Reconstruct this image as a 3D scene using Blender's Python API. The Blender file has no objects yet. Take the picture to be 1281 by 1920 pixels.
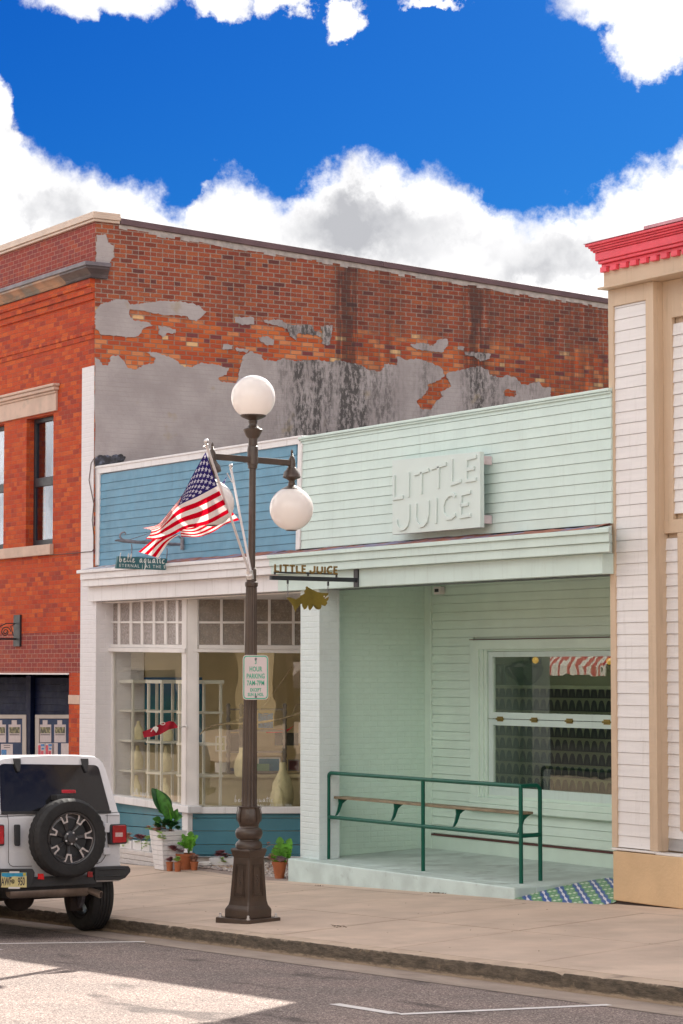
import bpy, math, random
from mathutils import Vector, Matrix
R_ = math.radians
random.seed(7)
scene = bpy.context.scene

# ---------------------------------------------------------------- camera
CAM = Vector((21.7, -12.27, 2.6))
YAW, PIT, FPX = R_(58.275), R_(3.7276), 4540.0
camd = bpy.data.cameras.new('camera'); cam = bpy.data.objects.new('camera', camd)
scene.collection.objects.link(cam); scene.camera = cam
cam.location = CAM; cam.rotation_euler = (math.pi/2 + PIT, 0, YAW)
camd.sensor_fit = 'VERTICAL'; camd.sensor_height = 36; camd.lens = FPX/1920*36
camd.clip_start = .1; camd.clip_end = 3000

# ---------------------------------------------------------------- exposure, sun, world
vs = scene.view_settings
vs.view_transform = 'Standard'; vs.look = 'None'; vs.gamma = 1; vs.exposure = 2.66; vs.use_curve_mapping = False
SUN_EL, SX, SY = 34.3, -.573, .819      # direction towards the sun, horizontally
h = math.cos(R_(SUN_EL)); SD = Vector((SX*h, SY*h, math.sin(R_(SUN_EL)))).normalized()
sl = bpy.data.lights.new('sun', 'SUN'); sl.energy = 2.2; sl.angle = R_(.5); sl.color = (1, .94, .84)
so = bpy.data.objects.new('sun', sl); scene.collection.objects.link(so)
so.rotation_euler = (-SD).to_track_quat('-Z', 'Y').to_euler(); so.location = (0, 0, 60)

class NT:
    def __init__(s, tree): s.t = tree; s.n = tree.nodes; s.l = tree.links
    def new(s, typ, ins=None, **kw):
        nd = s.n.new(typ)
        for k, v in kw.items(): setattr(nd, k, v)
        for k, v in (ins or {}).items(): s.put(nd, k, v)
        return nd
    def put(s, nd, k, v):
        sock = nd.inputs[k]
        if isinstance(v, bpy.types.NodeSocket): s.l.new(v, sock)
        elif isinstance(v, bpy.types.Node): s.l.new(v.outputs[0], sock)
        else: sock.default_value = v
    def m(s, op, a, b=0.0, c=0.0, clamp=False):
        nd = s.new('ShaderNodeMath', {0: a, 1: b, 2: c}, operation=op); nd.use_clamp = clamp
        return nd.outputs[0]
    def mix(s, f, a, b, mode='MIX'):
        nd = s.n.new('ShaderNodeMix'); nd.data_type = 'RGBA'; nd.blend_type = mode
        for i, v in ((0, f), (6, a), (7, b)):
            if isinstance(v, tuple) and len(v) == 3: v = (*v, 1)
            s.put(nd, i, v)
        return nd.outputs[2]
    def noise(s, vec, scale, detail=3, rough=.55, dim='3D'):
        nd = s.new('ShaderNodeTexNoise', {'Scale': scale, 'Detail': detail, 'Roughness': rough}, noise_dimensions=dim)
        if vec is not None: s.put(nd, 'Vector', vec)
        return nd.outputs[0]
    def sm(s, v, a, b, c=0.0, d=1.0):
        nd = s.new('ShaderNodeMapRange', {0: v, 1: a, 2: b, 3: c, 4: d}, interpolation_type='SMOOTHSTEP'); return nd.outputs[0]
    def vmul(s, vec, sc):
        nd = s.new('ShaderNodeVectorMath', {0: vec, 1: sc}, operation='MULTIPLY'); return nd.outputs[0]
    def ramp(s, f, stops, mode='LINEAR'):
        nd = s.new('ShaderNodeValToRGB', {0: f}); r = nd.color_ramp; r.interpolation = mode
        while len(r.elements) < len(stops): r.elements.new(.5)
        for e, (p, c) in zip(r.elements, stops): e.position = p; e.color = (*c, 1)
        return nd.outputs[0]

world = bpy.data.worlds.new('World'); scene.world = world; world.use_nodes = True
wt = NT(world.node_tree); wt.n.clear()
sky = wt.new('ShaderNodeTexSky', sky_type='NISHITA', sun_disc=False)
sky.sun_elevation = R_(SUN_EL); sky.sun_rotation = math.atan2(SX, SY)
sky.air_density = 1.0; sky.dust_density = .6; sky.ozone_density = 2.5
geo = wt.new('ShaderNodeTexCoord'); dirv = geo.outputs['Generated']
sep = wt.new('ShaderNodeSeparateXYZ', {0: dirv})
az = wt.m('ARCTAN2', sep.outputs[0], sep.outputs[1])          # 0 = +Y, + = +X
u = wt.m('MULTIPLY_ADD', wt.m('ADD', az, YAW), 4.54, .6405)   # azimuth in thousands of image pixels, about the camera heading
el = wt.m('ARCSINE', sep.outputs[2])
v = wt.m('MULTIPLY_ADD', el, -4.54, 1.256)
wx = wt.m('SUBTRACT', wt.noise(dirv, 30, 8, .66), .5)
wy = wt.m('SUBTRACT', wt.noise(wt.new('ShaderNodeVectorMath', {0: dirv, 1: (3.1, 7.7, 1.3)}, operation='ADD').outputs[0], 30, 8, .66), .5)
wx2 = wt.m('SUBTRACT', wt.noise(dirv, 95, 6, .6), .5)
uu = wt.m('ADD', wt.m('MULTIPLY_ADD', wx, .17, u), wt.m('MULTIPLY', wx2, .06))
vv = wt.m('ADD', wt.m('MULTIPLY_ADD', wy, .17, v), wt.m('MULTIPLY', wx2, .065))
# cloud bank: an uneven upper outline (azimuth -> height, from image pixels), plus free puffs
prof = wt.new('ShaderNodeFloatCurve'); cu = prof.mapping.curves[0]
pts = [(-1.0, .30), (-.35, .06), (-.1, .08), (0, .18), (.06, .29), (.17, .325), (.30, .365), (.355, .395), (.40, .35), (.47, .36), (.50, .38), (.58, .35), (.66, .32), (.76, .31),
       (.86, .34), (.925, .41), (.97, .43), (1.08, .395), (1.16, .36), (1.22, .335), (1.281, .30), (1.6, .12), (2.2, .25)]
X0, X1, V0, V1 = -1.0, 2.2, -.2, .8
for i, (a, b) in enumerate(pts):
    p = ((a-X0)/(X1-X0), (b-V0)/(V1-V0))
    if i == 0: cu.points[0].location = p
    elif i == len(pts)-1: cu.points[len(cu.points)-1].location = p
    else: cu.points.new(*p)
prof.mapping.update()
wt.put(prof, 1, wt.m('DIVIDE', wt.m('SUBTRACT', uu, X0), X1-X0))
edge = wt.m('MULTIPLY_ADD', prof.outputs[0], V1-V0, V0)
bank = wt.sm(wt.m('SUBTRACT', vv, edge), -.018, .038)
bank = wt.m('MULTIPLY', bank, wt.sm(el, -.02, .01))
def puff(cx, cy, rx, ry, soft=.5):
    a = wt.m('DIVIDE', wt.m('SUBTRACT', uu, cx), rx); b = wt.m('DIVIDE', wt.m('SUBTRACT', vv, cy), ry)
    r = wt.m('ADD', wt.m('MULTIPLY', a, a), wt.m('MULTIPLY', b, b))
    return wt.sm(r, 1.5, 1.05-soft)
mask = bank
for q in [(.17, -.01, .125, .065), (.41, .005, .07, .05), (.53, -.005, .05, .045), (.65, .045, .045, .035), (.80, .015, .05, .012, .9),
          (1.20, .015, .145, .065), (1.235, .095, .085, .065), (1.78, .2, .35, .3), (-.4, .0, .3, .1)]:
    mask = wt.m('MAXIMUM', mask, puff(*q))
# broken clouds over the rest of the sky, away from the piece seen in the picture
rest = wt.sm(wt.noise(dirv, 2.2, 6, .55), .47, .56)
away = wt.m('MAXIMUM', wt.sm(wt.m('ABSOLUTE', wt.m('SUBTRACT', u, .64)), .75, 1.3), wt.sm(wt.m('SUBTRACT', 0.0, v), .12, .5))
mask = wt.m('MULTIPLY', mask, wt.m('SUBTRACT', 1.0, wt.sm(wt.m('ABSOLUTE', wt.m('SUBTRACT', u, .64)), 1.6, 2.6)))
mask = wt.m('MAXIMUM', mask, wt.m('MULTIPLY', rest, away))
def soft(cx, cy, rx, ry):
    a = wt.m('DIVIDE', wt.m('SUBTRACT', uu, cx), rx); b = wt.m('DIVIDE', wt.m('SUBTRACT', vv, cy), ry)
    return wt.sm(wt.m('ADD', wt.m('MULTIPLY', a, a), wt.m('MULTIPLY', b, b)), 1.3, .0)
shade = wt.m('ADD', wt.m('ADD', soft(.70, .425, .22, .065), soft(.96, .495, .26, .055)), wt.m('ADD', soft(.10, .40, .10, .05), soft(.03, .26, .03, .05)), clamp=True)
shade = wt.m('MULTIPLY', shade, wt.sm(wt.noise(dirv, 11, 5, .55), .22, .58))
shade = wt.m('MAXIMUM', shade, wt.m('MULTIPLY', away, wt.sm(wt.noise(dirv, 9, 4, .5), .44, .66)))
under = 1.0
bul = wt.noise(dirv, 34, 6, .58)
g_ = wt.m('MULTIPLY', shade, .85)
g_ = wt.m('ADD', g_, wt.m('MULTIPLY', wt.sm(bul, .42, .72), .42))
ccol = wt.mix(g_, wt.mix(away, (.205, .203, .202), (.56, .54, .50)), wt.mix(away, (.088, .089, .094), (.22, .216, .21)))
sk = wt.new('ShaderNodeHueSaturation', {'Hue': .505, 'Saturation': 1.75, 'Value': .5, 'Color': sky.outputs[0]}).outputs[0]
sk = wt.mix(1.0, sk, (.0024, .0116, .0232), 'MULTIPLY')
bgc = wt.mix(mask, sk, ccol)
bg = wt.new('ShaderNodeBackground', {0: bgc, 1: 1.0})
out = wt.new('ShaderNodeOutputWorld', {0: bg.outputs[0]})

# ---------------------------------------------------------------- helpers
FD = Vector((-math.sin(YAW)*math.cos(PIT), math.cos(YAW)*math.cos(PIT), math.sin(PIT)))
RT = FD.cross(Vector((0, 0, 1))).normalized(); UP = RT.cross(FD)
def ray(x, y): return FD + RT*((x-640.5)/FPX) - UP*((y-960)/FPX)
def PY(x, y, Y): r = ray(x, y); return CAM + r*((Y-CAM.y)/r.y)
def PX(x, y, X): r = ray(x, y); return CAM + r*((X-CAM.x)/r.x)
def PZ(x, y, Z): r = ray(x, y); return CAM + r*((Z-CAM.z)/r.z)
def PD(x, y, d): return CAM + ray(x, y)*d
def PV(x, y, P0, dr):      # on a vertical plane through P0 running along dr
    n = Vector((-dr[1], dr[0], 0)); r = ray(x, y); return CAM + r*((Vector(P0)-CAM).dot(n)/r.dot(n))
def ss(t): t = max(0, min(1, t)); return t*t*(3-2*t)
def zs(X, Y): return .0111 + .03314*X + .015*(Y+.62) + .058*ss((-5.6-X)/2.6)*ss((Y-.8)/2.4)          # pavement level: the street climbs to the right
def zr(X, Y): return .0111 + .03314*X - .14 - .012*(Y+.62)*(1 if Y > -4.5 else 1) if Y > -5.5 else .0111+.03314*X-.14+.0586+.012*(Y+5.5)
WM = {}
class MB:
    def __init__(s): s.v = []; s.f = []; s.m = []
    def add(s, vs_, fs, mi=0):
        b = len(s.v); s.v += [Vector(q) for q in vs_]; s.f += [[b+i for i in f] for f in fs]; s.m += [mi]*len(fs); return s
    def box(s, x0, x1, y0, y1, z0, z1, mi=0):
        return s.add([(x0,y0,z0),(x1,y0,z0),(x1,y1,z0),(x0,y1,z0),(x0,y0,z1),(x1,y0,z1),(x1,y1,z1),(x0,y1,z1)],
                     [(0,3,2,1),(4,5,6,7),(0,1,5,4),(1,2,6,5),(2,3,7,6),(3,0,4,7)], mi)
    def bar(s, a, b, w, t, up=(0,0,1), mi=0):    # box along a->b, w across, t along up
        a, b = Vector(a), Vector(b); d = (b-a).normalized(); upv = Vector(up); sd = d.cross(upv).normalized(); upv = sd.cross(d)
        o = []
        for P in (a, b):
            for i, j in ((-1,-1),(1,-1),(1,1),(-1,1)): o.append(P+sd*(i*w/2)+upv*(j*t/2))
        return s.add(o, [(3,2,1,0),(4,5,6,7),(0,1,5,4),(1,2,6,5),(2,3,7,6),(3,0,4,7)], mi)
    def prism(s, poly, vec, mi=0):
        n = len(poly); vec = Vector(vec); P = [Vector(p) for p in poly]
        nn = Vector((0,0,0))
        for i in range(n): nn += P[i].cross(P[(i+1) % n])
        if nn.dot(vec) > 0: P = P[::-1]
        o = P + [p+vec for p in P]
        return s.add(o, [list(range(n)), list(range(2*n-1, n-1, -1))] + [(i+n, (i+1) % n+n, (i+1) % n, i) for i in range(n)], mi)
    def tube(s, pts, r, n=10, mi=0, caps=True):
        P = [Vector(p) for p in pts]; b = len(s.v); pr = None; k = len(P)
        for i, p in enumerate(P):
            d = ((P[min(i+1,k-1)]-P[i]).normalized() + (P[i]-P[max(i-1,0)]).normalized()); d.normalize()
            if pr is None: a = d.orthogonal().normalized()
            else: a = (pr - d*pr.dot(d)).normalized()
            pr = a; c = d.cross(a); rr = r[i] if isinstance(r, (list, tuple)) else r
            for j in range(n): t = 2*math.pi*j/n; s.v.append(p + (a*math.cos(t)+c*math.sin(t))*rr)
        fs = [(b+i*n+j, b+i*n+(j+1) % n, b+(i+1)*n+(j+1) % n, b+(i+1)*n+j) for i in range(k-1) for j in range(n)]
        if caps: fs += [tuple(range(b+n-1, b-1, -1)), tuple(range(b+(k-1)*n, b+k*n))]
        s.f += fs; s.m += [mi]*len(fs); return s
    def lathe(s, prof, c=(0,0,0), n=24, mi=0, ax=None, fn=None, rot=0.0, cap=True):
        c = Vector(c); b = len(s.v); k = len(prof)
        A = Vector(ax).normalized() if ax else Vector((0,0,1))
        if ax: e1 = A.orthogonal().normalized(); e2 = A.cross(e1)
        else: e1 = Vector((1,0,0)); e2 = Vector((0,1,0))
        for i, (r, z) in enumerate(prof):
            for j in range(n):
                t = 2*math.pi*j/n + rot; rr = r*(fn(t, i) if fn else 1)
                s.v.append(c + A*z + (e1*math.cos(t)+e2*math.sin(t))*rr)
        fs = [(b+i*n+j, b+i*n+(j+1) % n, b+(i+1)*n+(j+1) % n, b+(i+1)*n+j) for i in range(k-1) for j in range(n)]
        if cap: fs += [tuple(range(b+n-1, b-1, -1)), tuple(range(b+(k-1)*n, b+k*n))]
        s.f += fs; s.m += [mi]*len(fs); return s
    def sphere(s, c, r, n=16, m=10, mi=0, sq=(1,1,1)):
        b = len(s.v); c = Vector(c); s.v.append(c+Vector((0,0,-r*sq[2])))
        for i in range(1, m):
            p = -math.pi/2+math.pi*i/m
            for j in range(n):
                t = 2*math.pi*j/n; s.v.append(c+Vector((r*sq[0]*math.cos(p)*math.cos(t), r*sq[1]*math.cos(p)*math.sin(t), r*sq[2]*math.sin(p))))
        s.v.append(c+Vector((0,0,r*sq[2]))); e = len(s.v)-1; fs = []
        for j in range(n): fs.append((b, b+1+(j+1) % n, b+1+j)); fs.append((e, b+1+(m-2)*n+j, b+1+(m-2)*n+(j+1) % n))
        for i in range(m-2):
            for j in range(n): fs.append((b+1+i*n+j, b+1+i*n+(j+1) % n, b+1+(i+1)*n+(j+1) % n, b+1+(i+1)*n+j))
        s.f += fs; s.m += [mi]*len(fs); return s
    def grid(s, rows, mi=0):
        b = len(s.v); k = len(rows[0])
        for r in rows: s.v += [Vector(p) for p in r]
        fs = [(b+i*k+j, b+i*k+j+1, b+(i+1)*k+j+1, b+(i+1)*k+j) for i in range(len(rows)-1) for j in range(k-1)]
        s.f += fs; s.m += [mi]*len(fs); return s
    def ribbon(s, pts, w, nrm, dep, mi=0, closed=False):    # a flat stroke along pts, width w, raised by dep along nrm
        P = [Vector(p) for p in pts]; N = Vector(nrm).normalized(); k = len(P); L = []; Rr = []
        for i in range(k):
            a = P[(i-1) % k] if (closed or i > 0) else P[i]; c = P[(i+1) % k] if (closed or i < k-1) else P[i]
            d1 = (P[i]-a); d2 = (c-P[i])
            if d1.length < 1e-9: d1 = d2
            if d2.length < 1e-9: d2 = d1
            d1 = d1.normalized(); d2 = d2.normalized(); n1 = N.cross(d1); n2 = N.cross(d2); q = (n1+n2)
            if q.length < .3: q = n1
            q.normalize(); q *= 1/max(.5, q.dot(n1)); L.append(P[i]+q*w/2); Rr.append(P[i]-q*w/2)
        b = len(s.v); V = []
        for i in range(k): V += [L[i], Rr[i], L[i]+N*dep, Rr[i]+N*dep]
        s.v += V; fs = []
        for i in range(k if closed else k-1):
            a = b+4*i; c = b+4*((i+1) % k)
            fs += [(a+2, a+3, c+3, c+2), (a, c, c+1, a+1), (a, a+2, c+2, c), (a+1, c+1, c+3, a+3)]
        if not closed: fs += [(b, b+1, b+3, b+2), (b+4*k-4, b+4*k-2, b+4*k-1, b+4*k-3)]
        s.f += fs; s.m += [mi]*len(fs); return s
    def build(s, name, mats, parent=None, smooth=False, bevel=0, seg=2, local=False, uv=None, ang=40):
        me = bpy.data.meshes.new(name)
        M = WM.get(parent.name, Matrix.Identity(4)) if parent else Matrix.Identity(4)
        vs_ = s.v if (local or parent is None) else [M.inverted() @ q for q in s.v]
        me.from_pydata([tuple(q) for q in vs_], [], s.f)
        if not isinstance(mats, (list, tuple)): mats = [mats]
        for q in mats: me.materials.append(q)
        for p, mi in zip(me.polygons, s.m): p.material_index = mi; p.use_smooth = bool(smooth)
        if uv:
            ul = me.uv_layers.new(name='uv')
            for lp in me.loops: ul.data[lp.index].uv = uv[lp.vertex_index]
        me.validate(); me.update()
        if smooth and smooth != 'all': me.set_sharp_from_angle(angle=R_(ang))
        o = bpy.data.objects.new(name, me); scene.collection.objects.link(o)
        if parent: o.parent = parent; WM[o.name] = M
        if bevel:
            bm_ = o.modifiers.new('bevel', 'BEVEL'); bm_.width = bevel; bm_.segments = seg; bm_.limit_method = 'ANGLE'; bm_.angle_limit = R_(50); bm_.harden_normals = False
        return o
def tag(o, label=None, cat=None, group=None, kind=None):
    if label: o['label'] = label
    if cat: o['category'] = cat
    if group: o['group'] = group
    if kind: o['kind'] = kind
    return o
def thing(name, loc, label, cat, group=None, mat=None):
    o = bpy.data.objects.new(name, None); scene.collection.objects.link(o); o.empty_display_size = .2
    M = mat if mat is not None else Matrix.Translation(Vector(loc)); o.matrix_world = M; WM[o.name] = M.copy()
    return tag(o, label, cat, group)
def textmesh(body, size, mat, parent, o, xd, ud, name='lettering', ext=.002, xs=1.0, align='CENTER', bold=0.0, sp=1.0):
    cu = bpy.data.curves.new('txt', 'FONT'); cu.body = body; cu.size = size; cu.extrude = ext; cu.align_x = align; cu.align_y = 'CENTER'
    cu.offset = bold; cu.space_character = sp; cu.resolution_u = 3
    to = bpy.data.objects.new('txt', cu); scene.collection.objects.link(to)
    bpy.context.view_layer.update(); dg = bpy.context.evaluated_depsgraph_get()
    me = bpy.data.meshes.new_from_object(to.evaluated_get(dg)); bpy.data.objects.remove(to); bpy.data.curves.remove(cu)
    xd = Vector(xd).normalized(); ud = Vector(ud).normalized(); nd = xd.cross(ud); o = Vector(o)
    mb = MB(); mb.add([o+xd*(q.co.x*xs)+ud*q.co.y+nd*q.co.z for q in me.vertices], [list(p.vertices) for p in me.polygons])
    bpy.data.meshes.remove(me)
    return mb.build(name, mat, parent) if name else mb
CUR = {'b': (.75, [[(.1,2),(0,1),(.03,.15),(.25,0),(.5,.3),(.38,.75),(.08,.6)]]), 'e': (.7, [[(-.05,.3),(.35,.5),(.3,.9),(.08,.75),(.05,.25),(.25,0),(.65,.25)]]),
       'l': (.5, [[(-.05,.2),(.32,1.3),(.22,2),(.05,1.5),(.1,.15),(.45,.15)]]), 'a': (.8, [[(.5,.8),(.2,.9),(0,.4),(.15,0),(.45,.4),(.5,.85),(.52,.1),(.75,.12)]]),
       'q': (.8, [[(.5,.8),(.2,.9),(0,.4),(.15,0),(.45,.4),(.5,.85),(.42,-1.5)]]), 'u': (.85, [[(0,.9),(.05,.15),(.28,0),(.5,.4),(.52,.9),(.54,.1),(.8,.1)]]),
       't': (.6, [[(.15,1.5),(.13,.1),(.4,.08)], [(-.2,1.0),(.8,1.12)]]), 'i': (.45, [[(0,.9),(.04,.1),(.35,.1)], [(.02,1.3),(.06,1.4)]]), 'c': (.65, [[(.5,.8),(.2,.9),(0,.4),(.2,0),(.55,.15)]]), ' ': (.7, [])}
def cursive(mb, txt, o, xd, ud, hx, w, nrm, dep):
    x = 0; o = Vector(o); xd = Vector(xd); ud = Vector(ud)
    for ch in txt:
        adv, st = CUR[ch]
        for pl in st:
            q = []
            for i in range(len(pl)-1):
                for t in (0, .5): q.append((pl[i][0]*(1-t)+pl[i+1][0]*t, pl[i][1]*(1-t)+pl[i+1][1]*t))
            q.append(pl[-1])
            for _ in range(1): q = [q[0]]+[((q[i-1][0]+2*q[i][0]+q[i+1][0])/4, (q[i-1][1]+2*q[i][1]+q[i+1][1])/4) for i in range(1, len(q)-1)]+[q[-1]]
            mb.ribbon([o+xd*((x+a+b*.12)*hx)+ud*(b*hx) for a, b in q], w, nrm, dep)
        x += adv*1.25
    return x*hx

# ---------------------------------------------------------------- materials
MT = {}
def pm(name, col, rough=.6, var=.08, scale=4., bump=0., bscale=60., metal=0., col2=None, c2=(.55,.7), c2s=2., spec=.5, stretch=None, alpha=None, coat=0, c2a=1.0, fine=0., emis=None, streak=0., spots=0.):
    m = bpy.data.materials.new(name); m.use_nodes = True; t = NT(m.node_tree); t.n.clear()
    co = t.new('ShaderNodeTexCoord').outputs['Object']
    cv = t.vmul(co, stretch) if stretch else co
    base = (*col, 1)
    f = t.noise(cv, scale, 5)
    dk = tuple(c*(1-var*2.2) for c in col); lt = tuple(min(1, c*(1+var*1.6)) for c in col)
    c = t.mix(t.sm(f, .3, .7), dk, lt)
    if col2:
        c = t.mix(t.m('MULTIPLY', t.sm(t.noise(cv, c2s, 6, .62), *c2), c2a), c, col2)
    if streak:
        sn = t.noise(t.vmul(co, (9, 9, .7)), 2.0, 5, .65); c = t.mix(t.m('MULTIPLY', t.sm(sn, .52, .74), streak), c, t.mix(1.0, c, (.60,.58,.54), 'MULTIPLY'))
        jn = t.noise(co, 60, 2); c = t.mix(t.m('MULTIPLY', t.sm(jn, .72, .76), streak), c, (.12,.10,.08))
    if spots:
        vo = t.new('ShaderNodeTexVoronoi', {'Vector': co, 'Scale': 2.3}); sp_ = t.m('MULTIPLY', t.sm(vo.outputs['Distance'], .055, .03), t.m('GREATER_THAN', t.new('ShaderNodeSeparateColor', {0: vo.outputs['Color']}).outputs[0], .55)); c = t.mix(t.m('MULTIPLY', sp_, spots), c, (.10,.08,.07))
        dk_ = t.noise(t.vmul(co, (.5, 1.4, 1)), 1.1, 6, .68); c = t.mix(t.m('MULTIPLY', t.sm(dk_, .54, .70), spots*.45), c, t.mix(1.0, c, (.62,.60,.60), 'MULTIPLY'))
    if fine: 
        fn = t.noise(co, 220, 2); c = t.mix(t.sm(fn, .25, .75), c, t.mix(1.0, c, (1-fine,)*3, 'MULTIPLY'))
    b = t.new('ShaderNodeBsdfPrincipled', {'Base Color': c, 'Metallic': metal, 'Specular IOR Level': spec, 'Coat Weight': coat, 'Coat Roughness': .08})
    t.put(b, 'Roughness', t.sm(t.noise(co, scale*3, 3), .2, .8, max(.02, rough-.08), min(1, rough+.08)))
    if bump:
        bn = t.new('ShaderNodeBump', {'Strength': bump, 'Distance': .01, 'Height': t.noise(co, bscale, 4)}); t.put(b, 'Normal', bn.outputs[0])
    if emis: t.put(b, 'Emission Color', (*emis[0], 1)); t.put(b, 'Emission Strength', emis[1])
    t.new('ShaderNodeOutputMaterial', {0: b.outputs[0]}); MT[name] = m; return m

def brick(name, cols, mortar, bw=.21, bh=.0713, mw=.011, bump=.6, over=None, mort_rough=.35, painted=None, dirt=(.05,.045,.045), dirta=.0):
    m = bpy.data.materials.new(name); m.use_nodes = True; t = NT(m.node_tree); t.n.clear()
    co = t.new('ShaderNodeTexCoord').outputs['Object']
    s = t.new('ShaderNodeSeparateXYZ', {0: co})
    wob = t.m('SUBTRACT', t.noise(co, 14, 3), .5)
    U = t.m('MULTIPLY_ADD', wob, .012, t.m('ADD', s.outputs[0], s.outputs[1])); V = t.m('MULTIPLY_ADD', t.m('SUBTRACT', t.noise(co, 9, 3), .5), .010, s.outputs[2])
    vr = t.m('DIVIDE', V, bh); row = t.m('FLOOR', vr); fv = t.m('FRACT', vr)
    hd = t.m('LESS_THAN', t.m('FRACT', t.m('DIVIDE', t.m('ADD', row, .5), 6.0)), .166)     # a header course every sixth
    ur = t.m('ADD', t.m('MULTIPLY', t.m('DIVIDE', U, bw), t.m('ADD', hd, 1.0)), t.m('MULTIPLY', t.m('MODULO', row, 2.0), .5))
    colm = t.m('FLOOR', ur); fu = t.m('FRACT', ur)
    wn = t.new('ShaderNodeTexWhiteNoise', {'Vector': t.new('ShaderNodeCombineXYZ', {0: colm, 1: row, 2: 0.0}).outputs[0]}, noise_dimensions='3D')
    wob2 = t.m('MULTIPLY', t.m('SUBTRACT', t.noise(co, 70, 3), .5), mort_rough*.3)
    e = .07
    mu = t.m('MULTIPLY', t.sm(t.m('ADD', fu, wob2), 0, mw/bw*2.2), t.sm(t.m('ADD', t.m('SUBTRACT', 1.0, fu), wob2), 0, mw/bw*.9))
    mv = t.m('MULTIPLY', t.sm(t.m('ADD', fv, wob2), .0, mw/bh*1.5), t.sm(t.m('ADD', t.m('SUBTRACT', 1.0, fv), wob2), 0, mw/bh*.6))
    bm_ = t.m('MULTIPLY', mu, mv)
    fac = t.m('ADD', wn.outputs[0], t.m('MULTIPLY', t.m('SUBTRACT', t.noise(co, 1.1, 3), .5), .45), clamp=True)
    c = t.ramp(fac, [(i/(len(cols)-1), q) for i, q in enumerate(cols)])
    c = t.mix(t.sm(t.noise(co, 55, 4), .35, .75), c, t.mix(1.0, c, (.62, .58, .58), 'MULTIPLY'))
    if painted:
        c = t.mix(t.sm(t.noise(co, 7, 5), .3, .8), painted, tuple(q*.94 for q in painted)); mc = tuple(q*.985 for q in painted)
        c = t.mix(bm_, mc, c)
        c = t.mix(t.sm(t.noise(t.vmul(co, (1,1,.4)), 22, 5, .7), .66, .76), c, tuple(q*.72 for q in painted))
    else:
        c = t.mix(bm_, t.mix(t.sm(t.noise(co, 30, 3), .3, .7), mortar, tuple(q*.7 for q in mortar)), c)
    if over: c = over(t, co, s, c, bm_, wn.outputs[0])
    if dirta: c = t.mix(t.m('MULTIPLY', t.sm(t.noise(t.vmul(co, (1,1,.5)), 1.7, 5, .6), .48, .75), dirta), c, dirt)
    b = t.new('ShaderNodeBsdfPrincipled', {'Base Color': c, 'Roughness': .85 if not painted else .55, 'Specular IOR Level': .3})
    hgt = t.m('ADD', t.m('MULTIPLY', bm_, 1.0), t.m('MULTIPLY', t.noise(co, 45, 4), .45))
    if painted: hgt = t.m('ADD', hgt, t.m('MULTIPLY', wn.outputs[0], .35))
    bn = t.new('ShaderNodeBump', {'Strength': bump, 'Distance': .008, 'Height': hgt}); t.put(b, 'Normal', bn.outputs[0])
    t.new('ShaderNodeOutputMaterial', {0: b.outputs[0]}); return m

BX, BY = -11.45, 3.8           # front corner of the brick building
def side_over(t, co, s, c, bmk, rnd):
    # weathering of the side wall, in metres from the front corner (local Y) and above ground (Z)
    Yl, Z = s.outputs[1], s.outputs[2]
    n1 = t.noise(co, 3.0, 6, .7); n2 = t.noise(t.vmul(co, (1, 3.2, .35)), 2.6, 6, .65)
    # zone of bright brick where render fell off
    lowz = t.sm(t.m('ADD', Z, t.m('MULTIPLY', t.m('SUBTRACT', n1, .5), .7)), 8.25, 7.95)
    br = t.ramp(rnd, [(0, (.46,.085,.025)), (.25, (.55,.13,.04)), (.5, (.42,.075,.03)), (.7, (.62,.22,.09)), (.86, (.20,.05,.05)), (.925, (.72,.44,.22)), (.955, (.55,.14,.04))], 'CONSTANT')
    br = t.mix(bmk, (.30,.20,.15), br)
    c = t.mix(lowz, c, br)
    # grime: general plus soot streaks down from the coping
    st = 0.0
    for y0, w, a in ((4.52, .22, 1.2), (4.9, .7, .35), (7.05, .22, 1.1), (7.35, .6, .45), (6.2, .25, .4), (8.6, 1.0, .5), (10.2, 1.2, .75), (2.5, .3, .25), (5.4, .3, .35)):
        d = t.m('DIVIDE', t.m('SUBTRACT', Yl, y0), w); q = t.m('MULTIPLY', t.m('EXPONENT', t.m('MULTIPLY', t.m('MULTIPLY', d, d), -1.0)), a)
        st = t.m('ADD', st, q)
    st = t.m('MULTIPLY', st, t.sm(n2, .30, .58), clamp=True)
    c = t.mix(t.m('MULTIPLY', st, .75), c, (.045,.032,.032))
    c = t.mix(t.m('MULTIPLY', t.sm(n1, .5, .75), .35), c, (.12,.06,.05))
    return c
MB_side = brick('weathered_brick', [(.20,.048,.033), (.36,.085,.042), (.43,.12,.052), (.31,.068,.04), (.39,.105,.055), (.15,.05,.045)], (.40,.32,.27), over=side_over, bump=.8)
MB_front = brick('red_face_brick', [(.42,.045,.018), (.56,.085,.02), (.50,.06,.02), (.62,.12,.028), (.48,.07,.025), (.34,.05,.03)], (.34,.11,.07), mw=.006, bump=.4)
MB_dull = brick('dull_red_brick', [(.27,.05,.04), (.36,.07,.05), (.31,.06,.05), (.24,.055,.055), (.40,.09,.05)], (.45,.25,.2), mw=.007, bump=.4)
MB_white = brick('white_painted_brick', [(1,1,1), (1,1,1)], (1,1,1), painted=(.74,.71,.73), bump=.35)
MB_mint = brick('mint_painted_brick', [(1,1,1), (1,1,1)], (1,1,1), painted=(.56,.725,.635), bump=.55)
MB_mintp = brick('mint_pilaster_brick', [(1,1,1), (1,1,1)], (1,1,1), painted=(.66,.74,.74), bump=.45)
MB_dim = brick('brown_grey_brick', [(.17,.14,.10), (.21,.17,.13), (.14,.12,.09)], (.15,.13,.1), bump=.3)
MB_tan = brick('tan_brick', [(.52,.42,.26), (.58,.47,.30), (.48,.38,.24)], (.4,.32,.2), bump=.3)

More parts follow.
